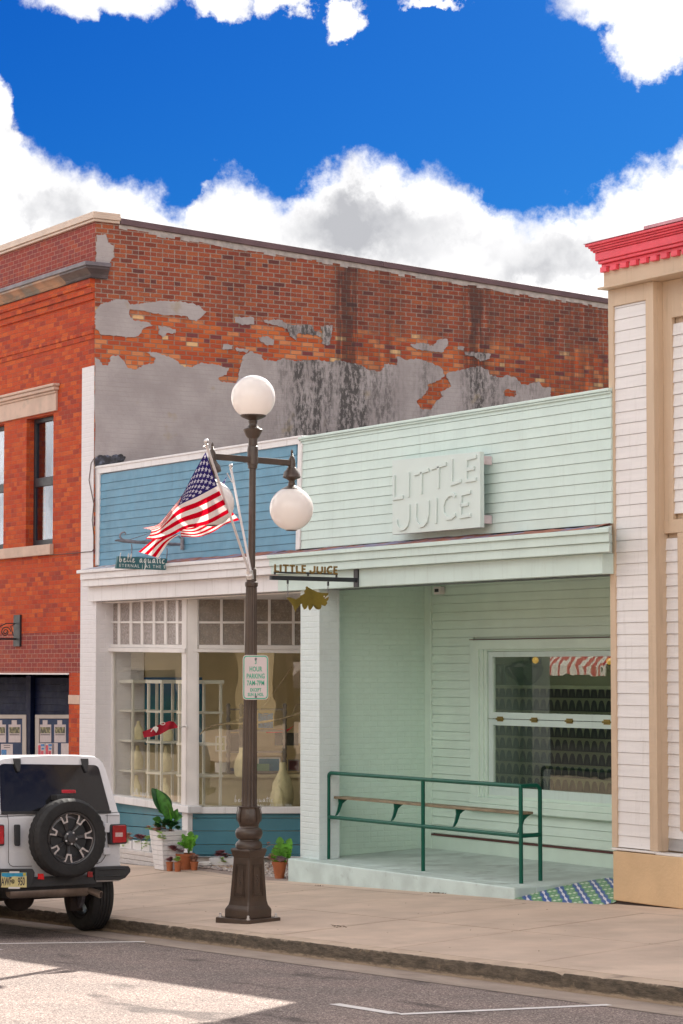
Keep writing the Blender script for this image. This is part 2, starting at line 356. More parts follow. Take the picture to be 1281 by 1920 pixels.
mint = pm('mint_paint', (.575,.70,.66), .5, .02, 2.5, .15, 90, col2=(.44,.52,.48), c2=(.68,.80), c2s=9, c2a=.5, streak=.2)
mintr = pm('mint_paint_sheltered', (.60,.745,.655), .45, .02, 2.5, .1, 80)
mintg = pm('mint_sign_paint', (.59,.68,.655), .45, .01, 2, .08, 120)
mintc = pm('mint_painted_concrete', (.56,.67,.65), .7, .06, 3, .35, 45, col2=(.30,.36,.34), c2=(.6,.75), c2s=5, c2a=.6)
mintf = pm('worn_mint_floor', (.48,.56,.53), .7, .08, 2.2, .3, 45, col2=(.27,.31,.29), c2=(.52,.72), c2s=2.6, c2a=.7)
blue = pm('blue_paint', (.105,.27,.40), .5, .05, 2.5, .12, 80, col2=(.16,.34,.47), c2=(.55,.8), c2s=1.3, streak=.3)
teal = pm('teal_paint', (.055,.205,.27), .45, .04, 2.5, .1, 80)
white = pm('white_paint', (.76,.735,.745), .5, .02, 2.5, .12, 70, col2=(.45,.40,.38), c2=(.70,.80), c2s=12, c2a=.5, streak=.4)
cream = pm('cream_white_paint', (.72,.68,.66), .5, .03, 3, .1, 70)
pink = pm('pinkish_white_siding', (.73,.70,.70), .55, .02, 3, .25, 55, stretch=(.4,1,6), streak=.25)
tan = pm('tan_trim_paint', (.56,.42,.30), .55, .02, 2, .2, 60, stretch=(1,1,.3), col2=(.52,.37,.26), c2=(.55,.8), c2s=3, streak=.35)
tan2 = pm('tan_painted_plinth', (.62,.43,.25), .65, .035, 1.6, .4, 26, col2=(.52,.35,.2), c2=(.55,.8), c2s=2.2, c2a=.6)
red = pm('red_cornice_paint', (.74,.075,.11), .5, .05, 3, .1, 60, streak=.5)
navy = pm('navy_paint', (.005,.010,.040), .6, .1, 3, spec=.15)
alu = pm('aluminium_frame', (.36,.32,.30), .4, .03, 3, metal=.3)
stone = pm('limestone', (.58,.42,.34), .8, .05, 3, .4, 60, col2=(.42,.33,.27), c2=(.5,.8), c2s=4)
terrac = pm('glazed_cornice_stone', (.33,.17,.09), .45, .18, 2.3, .2, 40, col2=(.16,.13,.10), c2=(.48,.6), c2s=1.6)
darkst = pm('dark_cornice_stone', (.085,.06,.06), .55, .12, 3, .3, 40)
capm = pm('brown_metal_coping', (.13,.075,.08), .4, .1, 2, metal=.2)
slate = pm('grey_metal_flashing', (.17,.145,.16), .45, .1, 3, metal=.2)
capt = pm('tan_metal_coping', (.60,.46,.37), .45, .04, 2)
rust = pm('rusty_flashing', (.30,.10,.06), .7, .2, 5, .3, 60, col2=(.20,.18,.28), c2=(.46,.56), c2s=2.6)
pale = pm('weathered_flashing', (.48,.48,.55), .6, .12, 5, col2=(.33,.14,.08), c2=(.5,.6), c2s=7)
black = pm('black_metal', (.022,.024,.03), .45, .1, 5)
tar = pm('roofing_tar', (.03,.03,.04), .35, .3, 9, .8, 30, col2=(.14,.16,.22), c2=(.5,.7), c2s=9)
bronze = pm('bronze_lamp_paint', (.066,.044,.033), .38, .10, 5, .15, 60, spec=.5)
silver = pm('silver_metal', (.62,.60,.60), .3, .05, 5, metal=.7)
green = pm('green_rail_paint', (.002,.095,.062), .35, .015, 4, spec=.3)
wood = pm('weathered_shelf_wood', (.24,.19,.12), .6, .15, 5, .2, 60, stretch=(1,8,8))
gold = pm('gold_patina', (.21,.15,.02), .45, .12, 5, .1, 50, metal=.2, col2=(.12,.09,.015), c2=(.55,.7), c2s=6)
goldl = pm('gold_letter_paint', (.20,.12,.03), .45, .1, 5, metal=.2)
iron = pm('weathered_iron', (.20,.19,.22), .6, .2, 12, .4, 60)
terra = pm('terracotta', (.40,.12,.045), .75, .09, 6, .2, 60, col2=(.50,.24,.14), c2=(.55,.75), c2s=5)
soil = pm('soil', (.06,.04,.03), .95, .2, 40, .8, 60)
rubber = pm('tyre_rubber', (.016,.015,.016), .75, .1, 9, .1, 90)
jwhite = pm('white_car_paint', (.72,.71,.74), .25, .01, 2, coat=.6)
jblack = pm('black_plastic', (.030,.030,.033), .6, .08, 6, .2, 200)
jglass = pm('tinted_glass', (.012,.012,.014), .03, .02, 3, spec=.6)
redl = pm('red_lamp_lens', (.40,.004,.012), .12, .15, 8, coat=.5)
redb = pm('red_reflector', (.75,.01,.015), .25, .1, 9)
lens = pm('clear_lamp_lens', (.62,.42,.42), .15, .1, 40)
chrome = pm('machined_alloy', (.60,.54,.52), .3, .04, 6, metal=.5)
exh = pm('steel_exhaust', (.34,.27,.23), .42, .1, 6, metal=.7)
pale_grey = pm('interior_grey', (.4,.38,.36), .7)
SIGNW = pm('sign_white', (.72,.62,.62), .4, .02, 4)
SIGNG = pm('sign_green', (.05,.42,.27), .4, .06, 25)
glob = bpy.data.materials.new('opal_glass'); glob.use_nodes = True
t = NT(glob.node_tree); t.n.clear()
co = t.new('ShaderNodeTexCoord').outputs['Object']
d1 = t.new('ShaderNodeBsdfDiffuse', {'Color': (.88,.85,.84,1)}); d2 = t.new('ShaderNodeBsdfTranslucent', {'Color': (.86,.78,.74,1)})
mx = t.new('ShaderNodeMixShader', {0: .42, 1: d1.outputs[0], 2: d2.outputs[0]}); gl = t.new('ShaderNodeBsdfGlossy', {'Color': (1,1,1,1), 'Roughness': .12})
fr = t.new('ShaderNodeFresnel', {0: 1.4}); m2 = t.new('ShaderNodeMixShader', {0: fr.outputs[0], 1: mx.outputs[0], 2: gl.outputs[0]}); t.new('ShaderNodeOutputMaterial', {0: m2.outputs[0]})
def pane(name, tint=(.9,.9,.88), ior=1.5, wav=0., boost=1., rough=0.0, wsc=1.5):
    m = bpy.data.materials.new(name); m.use_nodes = True; t = NT(m.node_tree); t.n.clear()
    tr = t.new('ShaderNodeBsdfTransparent', {0: (*tint, 1)}); g = t.new('ShaderNodeBsdfGlossy', {'Color': (1,1,1,1), 'Roughness': rough}); gb = t.new('ShaderNodeNewGeometry').outputs['Backfacing']; f = t.new('ShaderNodeFresnel', {0: t.m('MULTIPLY_ADD', gb, 1/ior-ior, ior)})
    if wav:
        co = t.new('ShaderNodeTexCoord').outputs['Object']
        bn = t.new('ShaderNodeBump', {'Strength': wav, 'Distance': .02, 'Height': t.noise(co, wsc, 2)}); t.put(g, 'Normal', bn.outputs[0])
    mxs = t.new('ShaderNodeMixShader', {0: t.m('MULTIPLY', f.outputs[0], boost, clamp=True), 1: tr.outputs[0], 2: g.outputs[0]}); t.new('ShaderNodeOutputMaterial', {0: mxs.outputs[0]}); return m
glass = pane('shop_window_glass', (.97,.97,.95), wav=.03, boost=.8)
glassw = pane('wavy_window_glass', (.95,.95,.92), wav=.06, boost=1.2, wsc=1.2)
glassu = pane('upper_window_glass', (.75,.8,.95), wav=.1, boost=1.2)
obsc = pm('obscure_glass', (.36,.31,.29), .25, .12, 30, .9, 160, spec=.9)
# ================================================================ SETTING
def zr(X, Y):
    d = -.62-Y; return .0111 + .03314*X - .14 + .012*min(d, 4.9) - .012*max(0, d-4.9)
def asphalt_mat():
    m = bpy.data.materials.new('asphalt'); m.use_nodes = True; t = NT(m.node_tree); t.n.clear()
    co = t.new('ShaderNodeTexCoord').outputs['Object']
    vo = t.new('ShaderNodeTexVoronoi', {'Vector': co, 'Scale': 95.}); rnd = t.new('ShaderNodeSeparateColor', {0: vo.outputs['Color']}).outputs[0]
    c = t.ramp(rnd, [(0, (.09,.07,.066)), (.4, (.165,.13,.12)), (.7, (.23,.185,.17)), (.9, (.33,.27,.245)), (1, (.46,.39,.35))])
    c = t.mix(t.sm(t.noise(co, 1.2, 5, .6), .35, .7), c, t.mix(1.0, c, (1.25,1.2,1.18), 'MULTIPLY'))
    st = t.noise(t.vmul(co, (.35, 1, 1)), 1.6, 5, .6); c = t.mix(t.m('MULTIPLY', t.sm(st, .57, .68), .65), c, (.05,.04,.04))
    b = t.new('ShaderNodeBsdfPrincipled', {'Base Color': c, 'Roughness': .9, 'Specular IOR Level': .2})
    t.put(b, 'Normal', t.new('ShaderNodeBump', {'Strength': .6, 'Distance': .006, 'Height': vo.outputs['Distance']}).outputs[0])
    t.new('ShaderNodeOutputMaterial', {0: b.outputs[0]}); return m
asph = asphalt_mat()
conc = pm('pavement_concrete', (.60,.455,.36), .85, .06, 1.3, .25, 90, col2=(.49,.36,.28), c2=(.5,.78), c2s=1.1, c2a=.6, fine=.16, spots=.7)
gutc = pm('gutter_concrete', (.36,.28,.23), .85, .08, 2, .3, 70, col2=(.23,.17,.14), c2=(.52,.7), c2s=1.4, stretch=(.4,1,1), fine=.2)
kerbt = pm('kerb_top_concrete', (.50,.38,.29), .85, .06, 3, .3, 70, col2=(.20,.15,.12), c2=(.55,.75), c2s=2.5, fine=.15)
def kerb_face():
    m = bpy.data.materials.new('kerb_face'); m.use_nodes = True; t = NT(m.node_tree); t.n.clear()
    co = t.new('ShaderNodeTexCoord').outputs['Object']; s = t.new('ShaderNodeSeparateXYZ', {0: co})
    hgt = t.m('SUBTRACT', s.outputs[2], t.m('MULTIPLY_ADD', s.outputs[0], .03314, .0111-.14))        # 0 at gutter, .14 at top
    n = t.noise(t.vmul(co, (.8, 1, 3)), 9, 6, .7)
    h2 = t.m('MULTIPLY_ADD', t.m('SUBTRACT', n, .5), .10, hgt)
    c = t.mix(t.sm(n, .3, .7), (.05,.04,.03), (.15,.115,.085))
    c = t.mix(t.sm(h2, .030, .0), c, (.34,.26,.19))
    c = t.mix(t.sm(t.m('MULTIPLY_ADD', t.m('SUBTRACT', t.noise(co, 5, 5, .7), .5), .16, hgt), .125, .15), c, (.36,.29,.23))
    c = t.mix(t.m('MULTIPLY', t.sm(t.noise(co, 3.1, 5, .7), .58, .66), .5), c, (.26,.19,.13))
    b = t.new('ShaderNodeBsdfPrincipled', {'Base Color': c, 'Roughness': .95}); t.put(b, 'Normal', t.new('ShaderNodeBump', {'Strength': .8, 'Distance': .012, 'Height': t.noise(t.vmul(co, (1,1,4)), 22, 5)}).outputs[0])
    t.new('ShaderNodeOutputMaterial', {0: b.outputs[0]}); return m
kerbf = kerb_face()
linew = pm('road_marking_white', (.66,.61,.60), .7, .03, 8, .2, 80, col2=(.25,.2,.19), c2=(.66,.76), c2s=30, c2a=.7)

def sheet(name, ys, zf, mat, xs, kind='structure', uvz=0):
    mb = MB(); mb.grid([[(x, y, zf(x, y)+uvz) for x in xs] for y in ys]); o = mb.build(name, mat); return tag(o, kind=kind)
XS = [-400, -120, -60, -30, -15, -6, 0, 6, 15, 30, 60, 120, 400]
sheet('ground', [-500, -100, -40, 0, 40, 100, 500], lambda x, y: .0111+.03314*x-.4, pm('bare_ground', (.2,.17,.13), .95), XS)
sheet('road', [-10.42, -5.52, -3, -1.12], zr, asph, XS)
sheet('gutter', [-1.125, -.62], lambda x, y: zr(x, y)+.004+(-.012 if y > -1 else 0), gutc, XS)
# kerb with uneven, chipped edge, a joint every three metres
mb = MB(); random.seed(3); rows = []
n = int(70/.06)
for i in range(n+1):
    x = -45+i*.06; ch = random.random(); a = .018+.012*random.random()+(.02*random.random() if ch > .9 else 0)
    if i % 52 == 20: a += .035
    z0, z1 = zr(x, -.62)-.02, zs(x, -.62)
    rows.append([(x, -.62-.004*random.random(), z0), (x, -.615-.006*random.random(), z1-a*1.4), (x, -.612+a*.35, z1-a*.4), (x, -.60+a, z1-.002), (x, -.452, z1+.0025), (x, -.452, z1-.1)])
k = 6; b = 0
for r in rows: mb.v += [Vector(p) for p in r]
for i in range(n):
    for j in range(k-1):
        mb.f.append([i*k+j, i*k+j+1, (i+1)*k+j+1, (i+1)*k+j][::-1]); mb.m.append(0 if j < 2 else 1)
o = mb.build('kerb', [kerbf, kerbt], smooth=True); tag(o, kind='structure')
# pavement: cast slabs with open joints over a dark bed
sheet('pavement_bed', [-.455, .8, 1.4, 2.0, 2.6, 3.2, 9], zs, pm('joint_dirt', (.05,.035,.03), .95), [-400, -60]+[-30+1.0*i for i in range(60)]+[60, 400], uvz=-.014)
mb = MB(); random.seed(5)
jx = lambda x0, y: x0-.30*(y+.42)
for i in range(-24, 20):
    a = 1.42+2.015*i; b = a+2.015
    for y0, y1 in ((-.438, 1.30), (1.312, 3.30)):
        dz = random.uniform(-.0012, .0012)
        q = [(jx(a, y0)+.010, y0), (jx(b, y0)-.010, y0), (jx(b, y1)-.010, y1), (jx(a, y1)+.010, y1)]
        mb.add([(x, y, zs(x, y)+dz) for x, y in q]+[(x, y, zs(x, y)-.03) for x, y in q], [(0,1,2,3), (0,4,5,1), (1,5,6,2), (2,6,7,3), (3,7,4,0)])
    ye = 3.56 if a < -5.3 else 3.9
    q = [(jx(a, 3.306), 3.306), (jx(b, 3.306), 3.306), (jx(b, ye), ye), (jx(a, ye), ye)]
    mb.add([(x, y, zs(x, y)) for x, y in q], [(0,1,2,3)])
tag(mb.build('pavement', conc, bevel=0), kind='structure')
# opposite kerb and pavement
mb = MB(); xs = XS
mb.grid([[(x, -10.42, zr(x, -10.42)-.02) for x in xs], [(x, -10.42, zr(x,-10.42)+.13) for x in xs], [(x, -17.2, zr(x,-10.42)+.2) for x in xs]])
tag(mb.build('opposite_pavement', conc), kind='structure')
# painted parking marks
mb = MB()
def mark(p, q, w):
    p, q = Vector((*p, 0)), Vector((*q, 0)); d = (q-p).normalized(); s_ = Vector((-d.y, d.x, 0))*w/2; N_ = 8
    for i in range(N_):
        a = p.lerp(q, i/N_); b = p.lerp(q, (i+1)/N_)
        P = [a+s_, b+s_, b-s_, a-s_]; mb.add([(v.x, v.y, zr(v.x, v.y)+.004) for v in P], [(3,2,1,0)])
mark((6.94, -2.66), (7.30, -1.03), .10); mark((6.05, -2.66), (6.885, -2.66), .10)
mark((-1.05, -2.60), (-.26, -1.02), .10); mark((-2.6, -2.64), (-1.12, -2.64), .10); mark((-.9, -2.64), (-.2, -2.64), .10)
tag(mb.build('road_marking', linew), kind='structure')
# sheet of patterned tiles on the sloping entrance
def tile_mat():
    m = bpy.data.materials.new('patterned_tiles'); m.use_nodes = True; t = NT(m.node_tree); t.n.clear()
    co = t.new('ShaderNodeTexCoord').outputs['Object']; s = t.new('ShaderNodeSeparateXYZ', {0: co})
    fu = t.m('FRACT', t.m('DIVIDE', t.m('ADD', t.m('MULTIPLY', s.outputs[1], .85), t.m('MULTIPLY', s.outputs[0], .526)), .195)); fv = t.m('FRACT', t.m('DIVIDE', t.m('ADD', t.m('MULTIPLY', s.outputs[1], .526), t.m('MULTIPLY', s.outputs[0], -.85)), .30))
    au = t.m('ABSOLUTE', t.m('SUBTRACT', fu, .5)); av = t.m('ABSOLUTE', t.m('SUBTRACT', fv, .5))      # .5 at edges
    lens_ = t.m('LESS_THAN', t.m('ADD', t.m('MULTIPLY', t.m('ABSOLUTE', t.m('SUBTRACT', au, .37)), 5.0), t.m('MULTIPLY', av, 3.6)), .62)
    lens2 = t.m('LESS_THAN', t.m('ADD', t.m('MULTIPLY', t.m('ABSOLUTE', t.m('SUBTRACT', au, .5)), 4.0), t.m('MULTIPLY', t.m('SUBTRACT', .5, av), 5.0)), .35)
    c = t.mix(lens_, (.14,.33,.15), (.70,.74,.62)); c = t.mix(lens2, c, (.45,.60,.38))
    bl = t.m('LESS_THAN', t.m('ADD', au, t.m('MULTIPLY', av, -.22)), .17); c = t.mix(bl, c, (.025,.09,.36))
    wh = t.m('LESS_THAN', t.m('ADD', au, t.m('MULTIPLY', av, .16)), .095); c = t.mix(wh, c, (.80,.72,.78))
    c = t.mix(t.m('MULTIPLY', t.sm(t.noise(co, 6, 4), .4, .8), .25), c, (.25,.25,.22))
    b = t.new('ShaderNodeBsdfPrincipled', {'Base Color': c, 'Roughness': .45}); t.new('ShaderNodeOutputMaterial', {0: b.outputs[0]}); return m
ZP = .19                                     # level of the painted platform
def zt(x, y):
    q = max(0, min(1, (y-3.57)/1.9)); a = zs(x, 3.57)+.006; return a+(ZP+.001-a)*(1-(1-q)**1.7)

# ================================================================ BRICK BUILDING
bb = thing('brick_building', (BX, BY, 0), 'old red brick two storey building with weathered grey patched side wall', 'building')
def wallgrid(mb, x0, x1, z0, z1, y0, y1, holes):
    zsn = sorted({z0, z1, *[h_[2] for h_ in holes], *[h_[3] for h_ in holes]}); zsn = [z for z in zsn if z0 <= z <= z1]
    for za, zb in zip(zsn, zsn[1:]):
        xs_ = [x0]; 
        for h_ in sorted(holes):
            if h_[2] <= za+1e-6 and h_[3] >= zb-1e-6: xs_ += [h_[0], h_[1]]
        xs_.append(x1)
        for i in range(0, len(xs_), 2):
            if xs_[i+1]-xs_[i] > .001: mb.box(xs_[i], xs_[i+1], y0, y1, za, zb)
WZ0, WZ1 = 4.566, 6.62
wins = [(-13.92, -12.90), (-15.82, -14.80), (-17.72, -16.70), (-19.62, -18.60)]
mb = MB()
wallgrid(mb, -20.5, BX-.0025, 3.18, 8.40, 3.8, 4.15, [(a, b, WZ0, WZ1) for a, b in wins])
mb.box(-20.5, BX-.0035, 3.80, 4.149, 8.401, 8.599)
for z0, z1, p in ((8.56-.115, 8.56+.0, .085), (8.345, 8.443, .058), (8.245, 8.343, .03), (7.72, 7.79, .03), (7.64, 7.718, .015)):
    mb.box(-20.5, BX-.0015, 3.8-p, 3.80, z0, z1)
mb.box(-12.262, BX-.004, 3.8, 4.2, -.6, 2.55)
mb.build('wall', MB_front, bb)
MB().box(-20.5, BX-.001, 3.8, 4.15, 8.60, 9.44).build('parapet', MB_dull, bb); MB().box(-20.5, BX-.003, 3.801, 4.15, 2.55, 3.178).build('brick_band', MB_dull, bb)
# side wall, its top falls towards the back
ztop = lambda y: 9.452-.0505*(y-3.8)
mb = MB(); mb.prism([(BX, 3.803, -.6), (BX, 26, -.6), (BX, 26, ztop(26)), (BX, 3.803, ztop(3.8))], (-.3, 0, 0)); 
mb.build('side_wall', MB_side, bb)
mb = MB(); mb.box(-20.5, BX-.31, 4.16, 26, 8.1, 8.2); mb.box(-20.8, -20.5, 3.8, 26, -.6, 8.2); mb.box(-20.5, BX-.31, 25.7, 26, -.6, 8.1); mb.build('roof', tar, bb)
mb = MB()
for y0, y1 in ((4.21, 9.0), (9.004, 14.2), (14.204, 26)):
    dy = .012 if y0 > 5 and y0 < 10 else 0
    mb.prism([(BX+.05, y0, ztop(y0)-.0), (BX+.05, y1, ztop(y1)-.0), (BX+.05, y1, ztop(y1)+.095), (BX+.05, y0, ztop(y0)+.095)], (-.42, 0, 0))
mb.build('coping', capm, bb, bevel=.008)
mb = MB(); 
for z0, z1, p in ((9.435, 9.475, .05), (9.477, 9.545, .075), (9.547, 9.585, .06)): mb.box(-20.5, BX+p, 3.8-p, 4.20, z0, z1)
mb.build('coping', capt, bb, bevel=.006)
# ragged mortar line under the side coping
random.seed(11); pts = []; yy = 4.2
top = []; 
while yy < 24: top.append(yy); yy += random.uniform(.08, .22)
mb = MB(); 
for a, b in zip(top, top[1:]):
    d = .05+.05*random.random(); mb.prism([(BX, a, ztop(a)-d), (BX, b, ztop(b)-d-random.uniform(-.01,.01)), (BX, b, ztop(b)), (BX, a, ztop(a))], (.006+.002*random.random(), 0, 0))
mb.build('mortar_line', pm('pale_mortar', (.44,.39,.37), .9, .1, 9, .5, 40), bb)
# cornice
mb = MB(); mb.box(-20.5, BX+.12, 3.58, 4.02, 8.735, 8.80); mb.build('cornice_flashing', slate, bb, bevel=.008)
prof = [(.20, 8.733), (.20, 8.70), (.15, 8.665), (.10, 8.62), (.085, 8.585), (.11, 8.565), (.11, 8.562)]
mb = MB()
rows = []
for p, z in prof: rows.append([(-20.5, 3.8-p, z), (-12.3, 3.8-p, z), (BX+p*.5, 3.8-p, z), (BX+p*.5, 4.0, z)])
mb.grid(rows); mb.m = [0 if i % 3 == 0 else 1 for i in range(len(mb.f))]
mb.box(-20.5, BX-.0, 3.75, 4.0, 8.5625, 8.60, 1)
mb.build('cornice', [terrac, darkst], bb)
# stone lintels, sills, windows
for i, (a, b) in enumerate(wins):
    w = MB(); y = 3.93
    w.box(a, a+.07, y, y+.06, WZ0, WZ1); w.box(b-.035, b, y, y+.06, WZ0, WZ1); w.box(a+.07, b-.035, y, y+.06, WZ1-.07, WZ1); w.box(a+.07, b-.035, y, y+.06, WZ0, WZ0+.10)
    w.box(a+.07, b-.035, y-.01, y+.06, 5.52, 5.66)
    fr_ = w.build('window', black, bb, bevel=.006)
    MB().box(a+.07, b-.035, y+.02, y+.028, WZ0+.1, 5.52).box(a+.07, b-.035, y+.035, y+.043, 5.66, WZ1-.07).build('pane', glassu, fr_)
    q = MB(); 
    for j in range(24):
        x = a+.2+(b-a-.3)*j/24; q.box(x, x+(b-a-.3)/24-.004, y+.25+.02*math.sin(j*1.7), y+.27+.02*math.sin(j*1.7), WZ0+.25, WZ1)
    q.build('curtain', pm('pale_curtain', (.17,.20,.30), .9) if i == 0 else MT['pale_curtain'], fr_)
mb = MB(); mb.box(-20.5, BX-.32, 4.9, 4.92, 4.2, 8.0); mb.box(-20.5, BX-.32, 4.16, 4.9, 4.0, 4.02); mb.build('upper_room', pm('dark_interior', (.03,.03,.035), .9), bb)
mb = MB(); mb.box(-20.0, -12.75, 3.765, 3.80, 6.655, 6.93); mb.build('lintel', stone, bb, bevel=.004)
mb = MB(); mb.box(-20.0, -12.735, 3.74, 3.80, 6.932, 6.972); mb.box(-20.0, -12.70, 3.705, 3.80, 6.974, 7.03); mb.box(-20.0, -12.67, 3.68, 3.80, 7.032, 7.075); mb.build('lintel_moulding', stone, bb, bevel=.012)
mb = MB(); mb.box(-20.0, -12.86, 3.73, 3.80, 4.40, 4.564); mb.build('window_sill', stone, bb, bevel=.008)
mb = MB(); mb.box(-12.262, -11.87, 3.785, 3.80, 2.075, 2.214); mb.build('stone_block', stone, bb, bevel=.006)
# white painted strip of the corner
mb = MB(); mb.box(-11.867, BX+.004, 3.794, 3.80, 3.6, 7.225); mb.box(-11.867, BX+.004, 3.794, 3.80, -.5, 3.6)
mb.build('painted_strip', MB_white, bb)
# render patches, traced outlines with rough edges
def rough(pts, sub=3, amp=1.5):
    o_ = []
    for i, p in enumerate(pts):
        q = pts[(i+1) % len(pts)]; o_.append(p); L = math.hypot(q[0]-p[0], q[1]-p[1])
        k_ = max(1, min(14, int(L/2.6)))
        for j in range(1, k_):
            t_ = j/k_; o_.append((p[0]+(q[0]-p[0])*t_+random.uniform(-amp, amp), p[1]+(q[1]-p[1])*t_+random.uniform(-amp, amp)))
    return o_
def c1(l): return [(x/2.0016, 380+y/2.0016) for x, y in l]
def c8(l): return [(560+x/2.135, 380+y/2.135) for x, y in l]
def stucco_mat():
    m = bpy.data.materials.new('grey_render'); m.use_nodes = True; t = NT(m.node_tree); t.n.clear()
    co = t.new('ShaderNodeTexCoord').outputs['Object']; s = t.new('ShaderNodeSeparateXYZ', {0: co})
    c = t.mix(t.sm(t.noise(co, 1.5, 5, .6), .3, .7), (.34,.295,.29), (.44,.39,.385))
    row = t.m('FRACT', t.m('DIVIDE', s.outputs[2], .0713)); gh = t.m('MULTIPLY', t.sm(row, .0, .12), t.sm(t.m('SUBTRACT', 1.0, row), 0, .12))
    c = t.mix(t.m('MULTIPLY', t.m('SUBTRACT', 1.0, gh), t.m('MULTIPLY', t.sm(t.noise(co, 3, 4), .4, .65), .25)), c, (.2,.16,.15))
    n2 = t.noise(t.vmul(co, (1, 2.6, .45)), 2.4, 7, .72); st = 0.0
    Yl, Z = s.outputs[1], s.outputs[2]
    for y0, w, a in ((3.62, .35, 1.0), (4.0, .3, .7), (4.52, .16, 1.6), (4.78, .2, .9), (5.25, .28, .6), (6.1, .25, .6), (7.1, .32, 1.4), (7.6, .3, .5), (8.2, .4, .5), (4.4, 1.0, .4), (2.4, .5, .1)):
        d = t.m('DIVIDE', t.m('SUBTRACT', Yl, y0), w); st = t.m('ADD', st, t.m('MULTIPLY', t.m('EXPONENT', t.m('MULTIPLY', t.m('MULTIPLY', d, d), -1.0)), a))
    fl = t.sm(t.noise(t.vmul(co, (1, 1.6, .8)), 11, 7, .75), .40, .58)
    k_ = t.m('MULTIPLY', t.m('MULTIPLY', st, t.sm(n2, .34, .60)), t.m('MULTIPLY_ADD', fl, .85, .15), clamp=True)
    c = t.mix(t.m('MULTIPLY', k_, .9), c, (.055,.05,.048))
    pb = t.m('MULTIPLY', t.sm(t.noise(co, 30, 5, .7), .62, .7), t.sm(t.noise(co, 1.2, 2), .5, .65)); c = t.mix(t.m('MULTIPLY', pb, .6), c, (.12,.10,.09))
    yl = t.m('MULTIPLY', t.sm(t.noise(co, 1.9, 3), .62, .72), .45); c = t.mix(yl, c, (.34,.26,.13))
    b = t.new('ShaderNodeBsdfPrincipled', {'Base Color': c, 'Roughness': .9}); t.put(b, 'Normal', t.new('ShaderNodeBump', {'Strength': .5, 'Distance': .01, 'Height': t.m('ADD', t.m('MULTIPLY', gh, .3), t.noise(co, 25, 5))}).outputs[0])
    t.new('ShaderNodeOutputMaterial', {0: b.outputs[0]}); return m
stuc = stucco_mat(); random.seed(21)
def patch(pts, name, mat, off=.0, th=.018):
    mb = MB(); mb.prism([PX(x, y, BX+off+th) - Vector((th, 0, 0)) for x, y in rough(pts)], (th, 0, 0)); return mb.build(name, mat, bb)
main = c1([(358,580),(375,590),(385,610),(405,612),(420,575),(445,572),(460,590),(480,620),(510,628),(540,608),(580,602),(585,585),(552,562),(575,560),(620,572),(650,585),(690,615),(720,618),(760,600),(830,612),(860,622),(852,645),(820,658),(830,672),(890,675),(905,610),(915,575),(940,557),(980,570),(990,590),(1030,595),(1060,585),(1110,595),(1200,590),(1250,600)])
main += c8([(150,630),(250,650),(280,670),(330,675),(350,645),(395,650),(395,615),(430,630),(480,625),(530,640),(575,662),(585,695),(560,712),(515,730),(520,745),(500,775),(472,795),(490,825),(530,830),(555,790),(580,775),(566,757),(612,735),(602,710),(592,692),(600,680),(650,670),(720,655),(760,670),(765,690),(820,700),(830,690),(870,700),(890,725),(920,730),(960,715),(980,740),(1010,740),(1010,775)])
main += [(1040, 800), (640, 900), (178.5, 960)]
patch(main, 'render_coat', stuc)
for pl in (c1([(360,400),(380,380),(440,362),(478,365),(490,383),(530,378),(590,370),(680,370),(745,385),(775,410),(740,445),(715,440),(700,425),(610,420),(540,405),(490,400),(485,420),(500,440),(560,450),(575,460),(540,470),(520,500),(490,505),(430,500),(380,495),(358,470)]),
           c1([(595,460),(660,475),(660,490),(625,490),(615,505),(600,495)]), c1([(880,430),(950,430),(955,455),(910,460),(885,450)]),
           c1([(990,440),(1060,440),(1080,455),(1170,460),(1180,480),(1210,493),(1205,465),(1250,460),(1245,500),(1235,535),(1210,530),(1208,502),(1120,490),(1110,515),(1090,500),(1080,475),(1040,460),(995,450)]),
           c1([(970,505),(1000,500),(1030,515),(1025,535),(1000,535),(975,515)]), c1([(840,530),(875,535),(870,550),(835,550)]), c1([(885,545),(940,550),(930,562),(890,558)]),
           c1([(365,120),(400,120),(405,150),(425,160),(428,205),(405,232),(362,232),(362,160)]),
           c8([(447,570),(500,560),(540,575),(560,548),(595,545),(597,575),(575,600),(560,597),(520,595),(470,585)]), c8([(640,575),(665,578),(662,590),(640,588)]), c8([(665,598),(740,600),(770,605),(765,625),(730,635),(700,615),(670,612)])):
    patch(pl, 'render_patch', stuc, 0, .014)
patch(c8([(822,755),(835,746),(868,752),(873,768),(866,778),(825,774)]), 'bare_brick_patch', MB_side, .018, .003)
patch([(179, 860), (190, 853), (207, 855), (228, 851), (236, 858), (232, 866), (205, 872), (179, 874)], 'tar_patch', tar, .018, .03)
# wires on the white corner
mb = MB(); mb.tube([PY(x, y, 3.785) for x, y in ((178,858),(171,868),(167,900),(172,925),(176,945),(173,975),(176,1005),(177,1028),(173,1034),(160,1035),(140,1037),(100,1040),(50,1043),(0,1047))], .006, 6); mb.build('cable', pm('dark_cable', (.10,.06,.05), .7), bb)

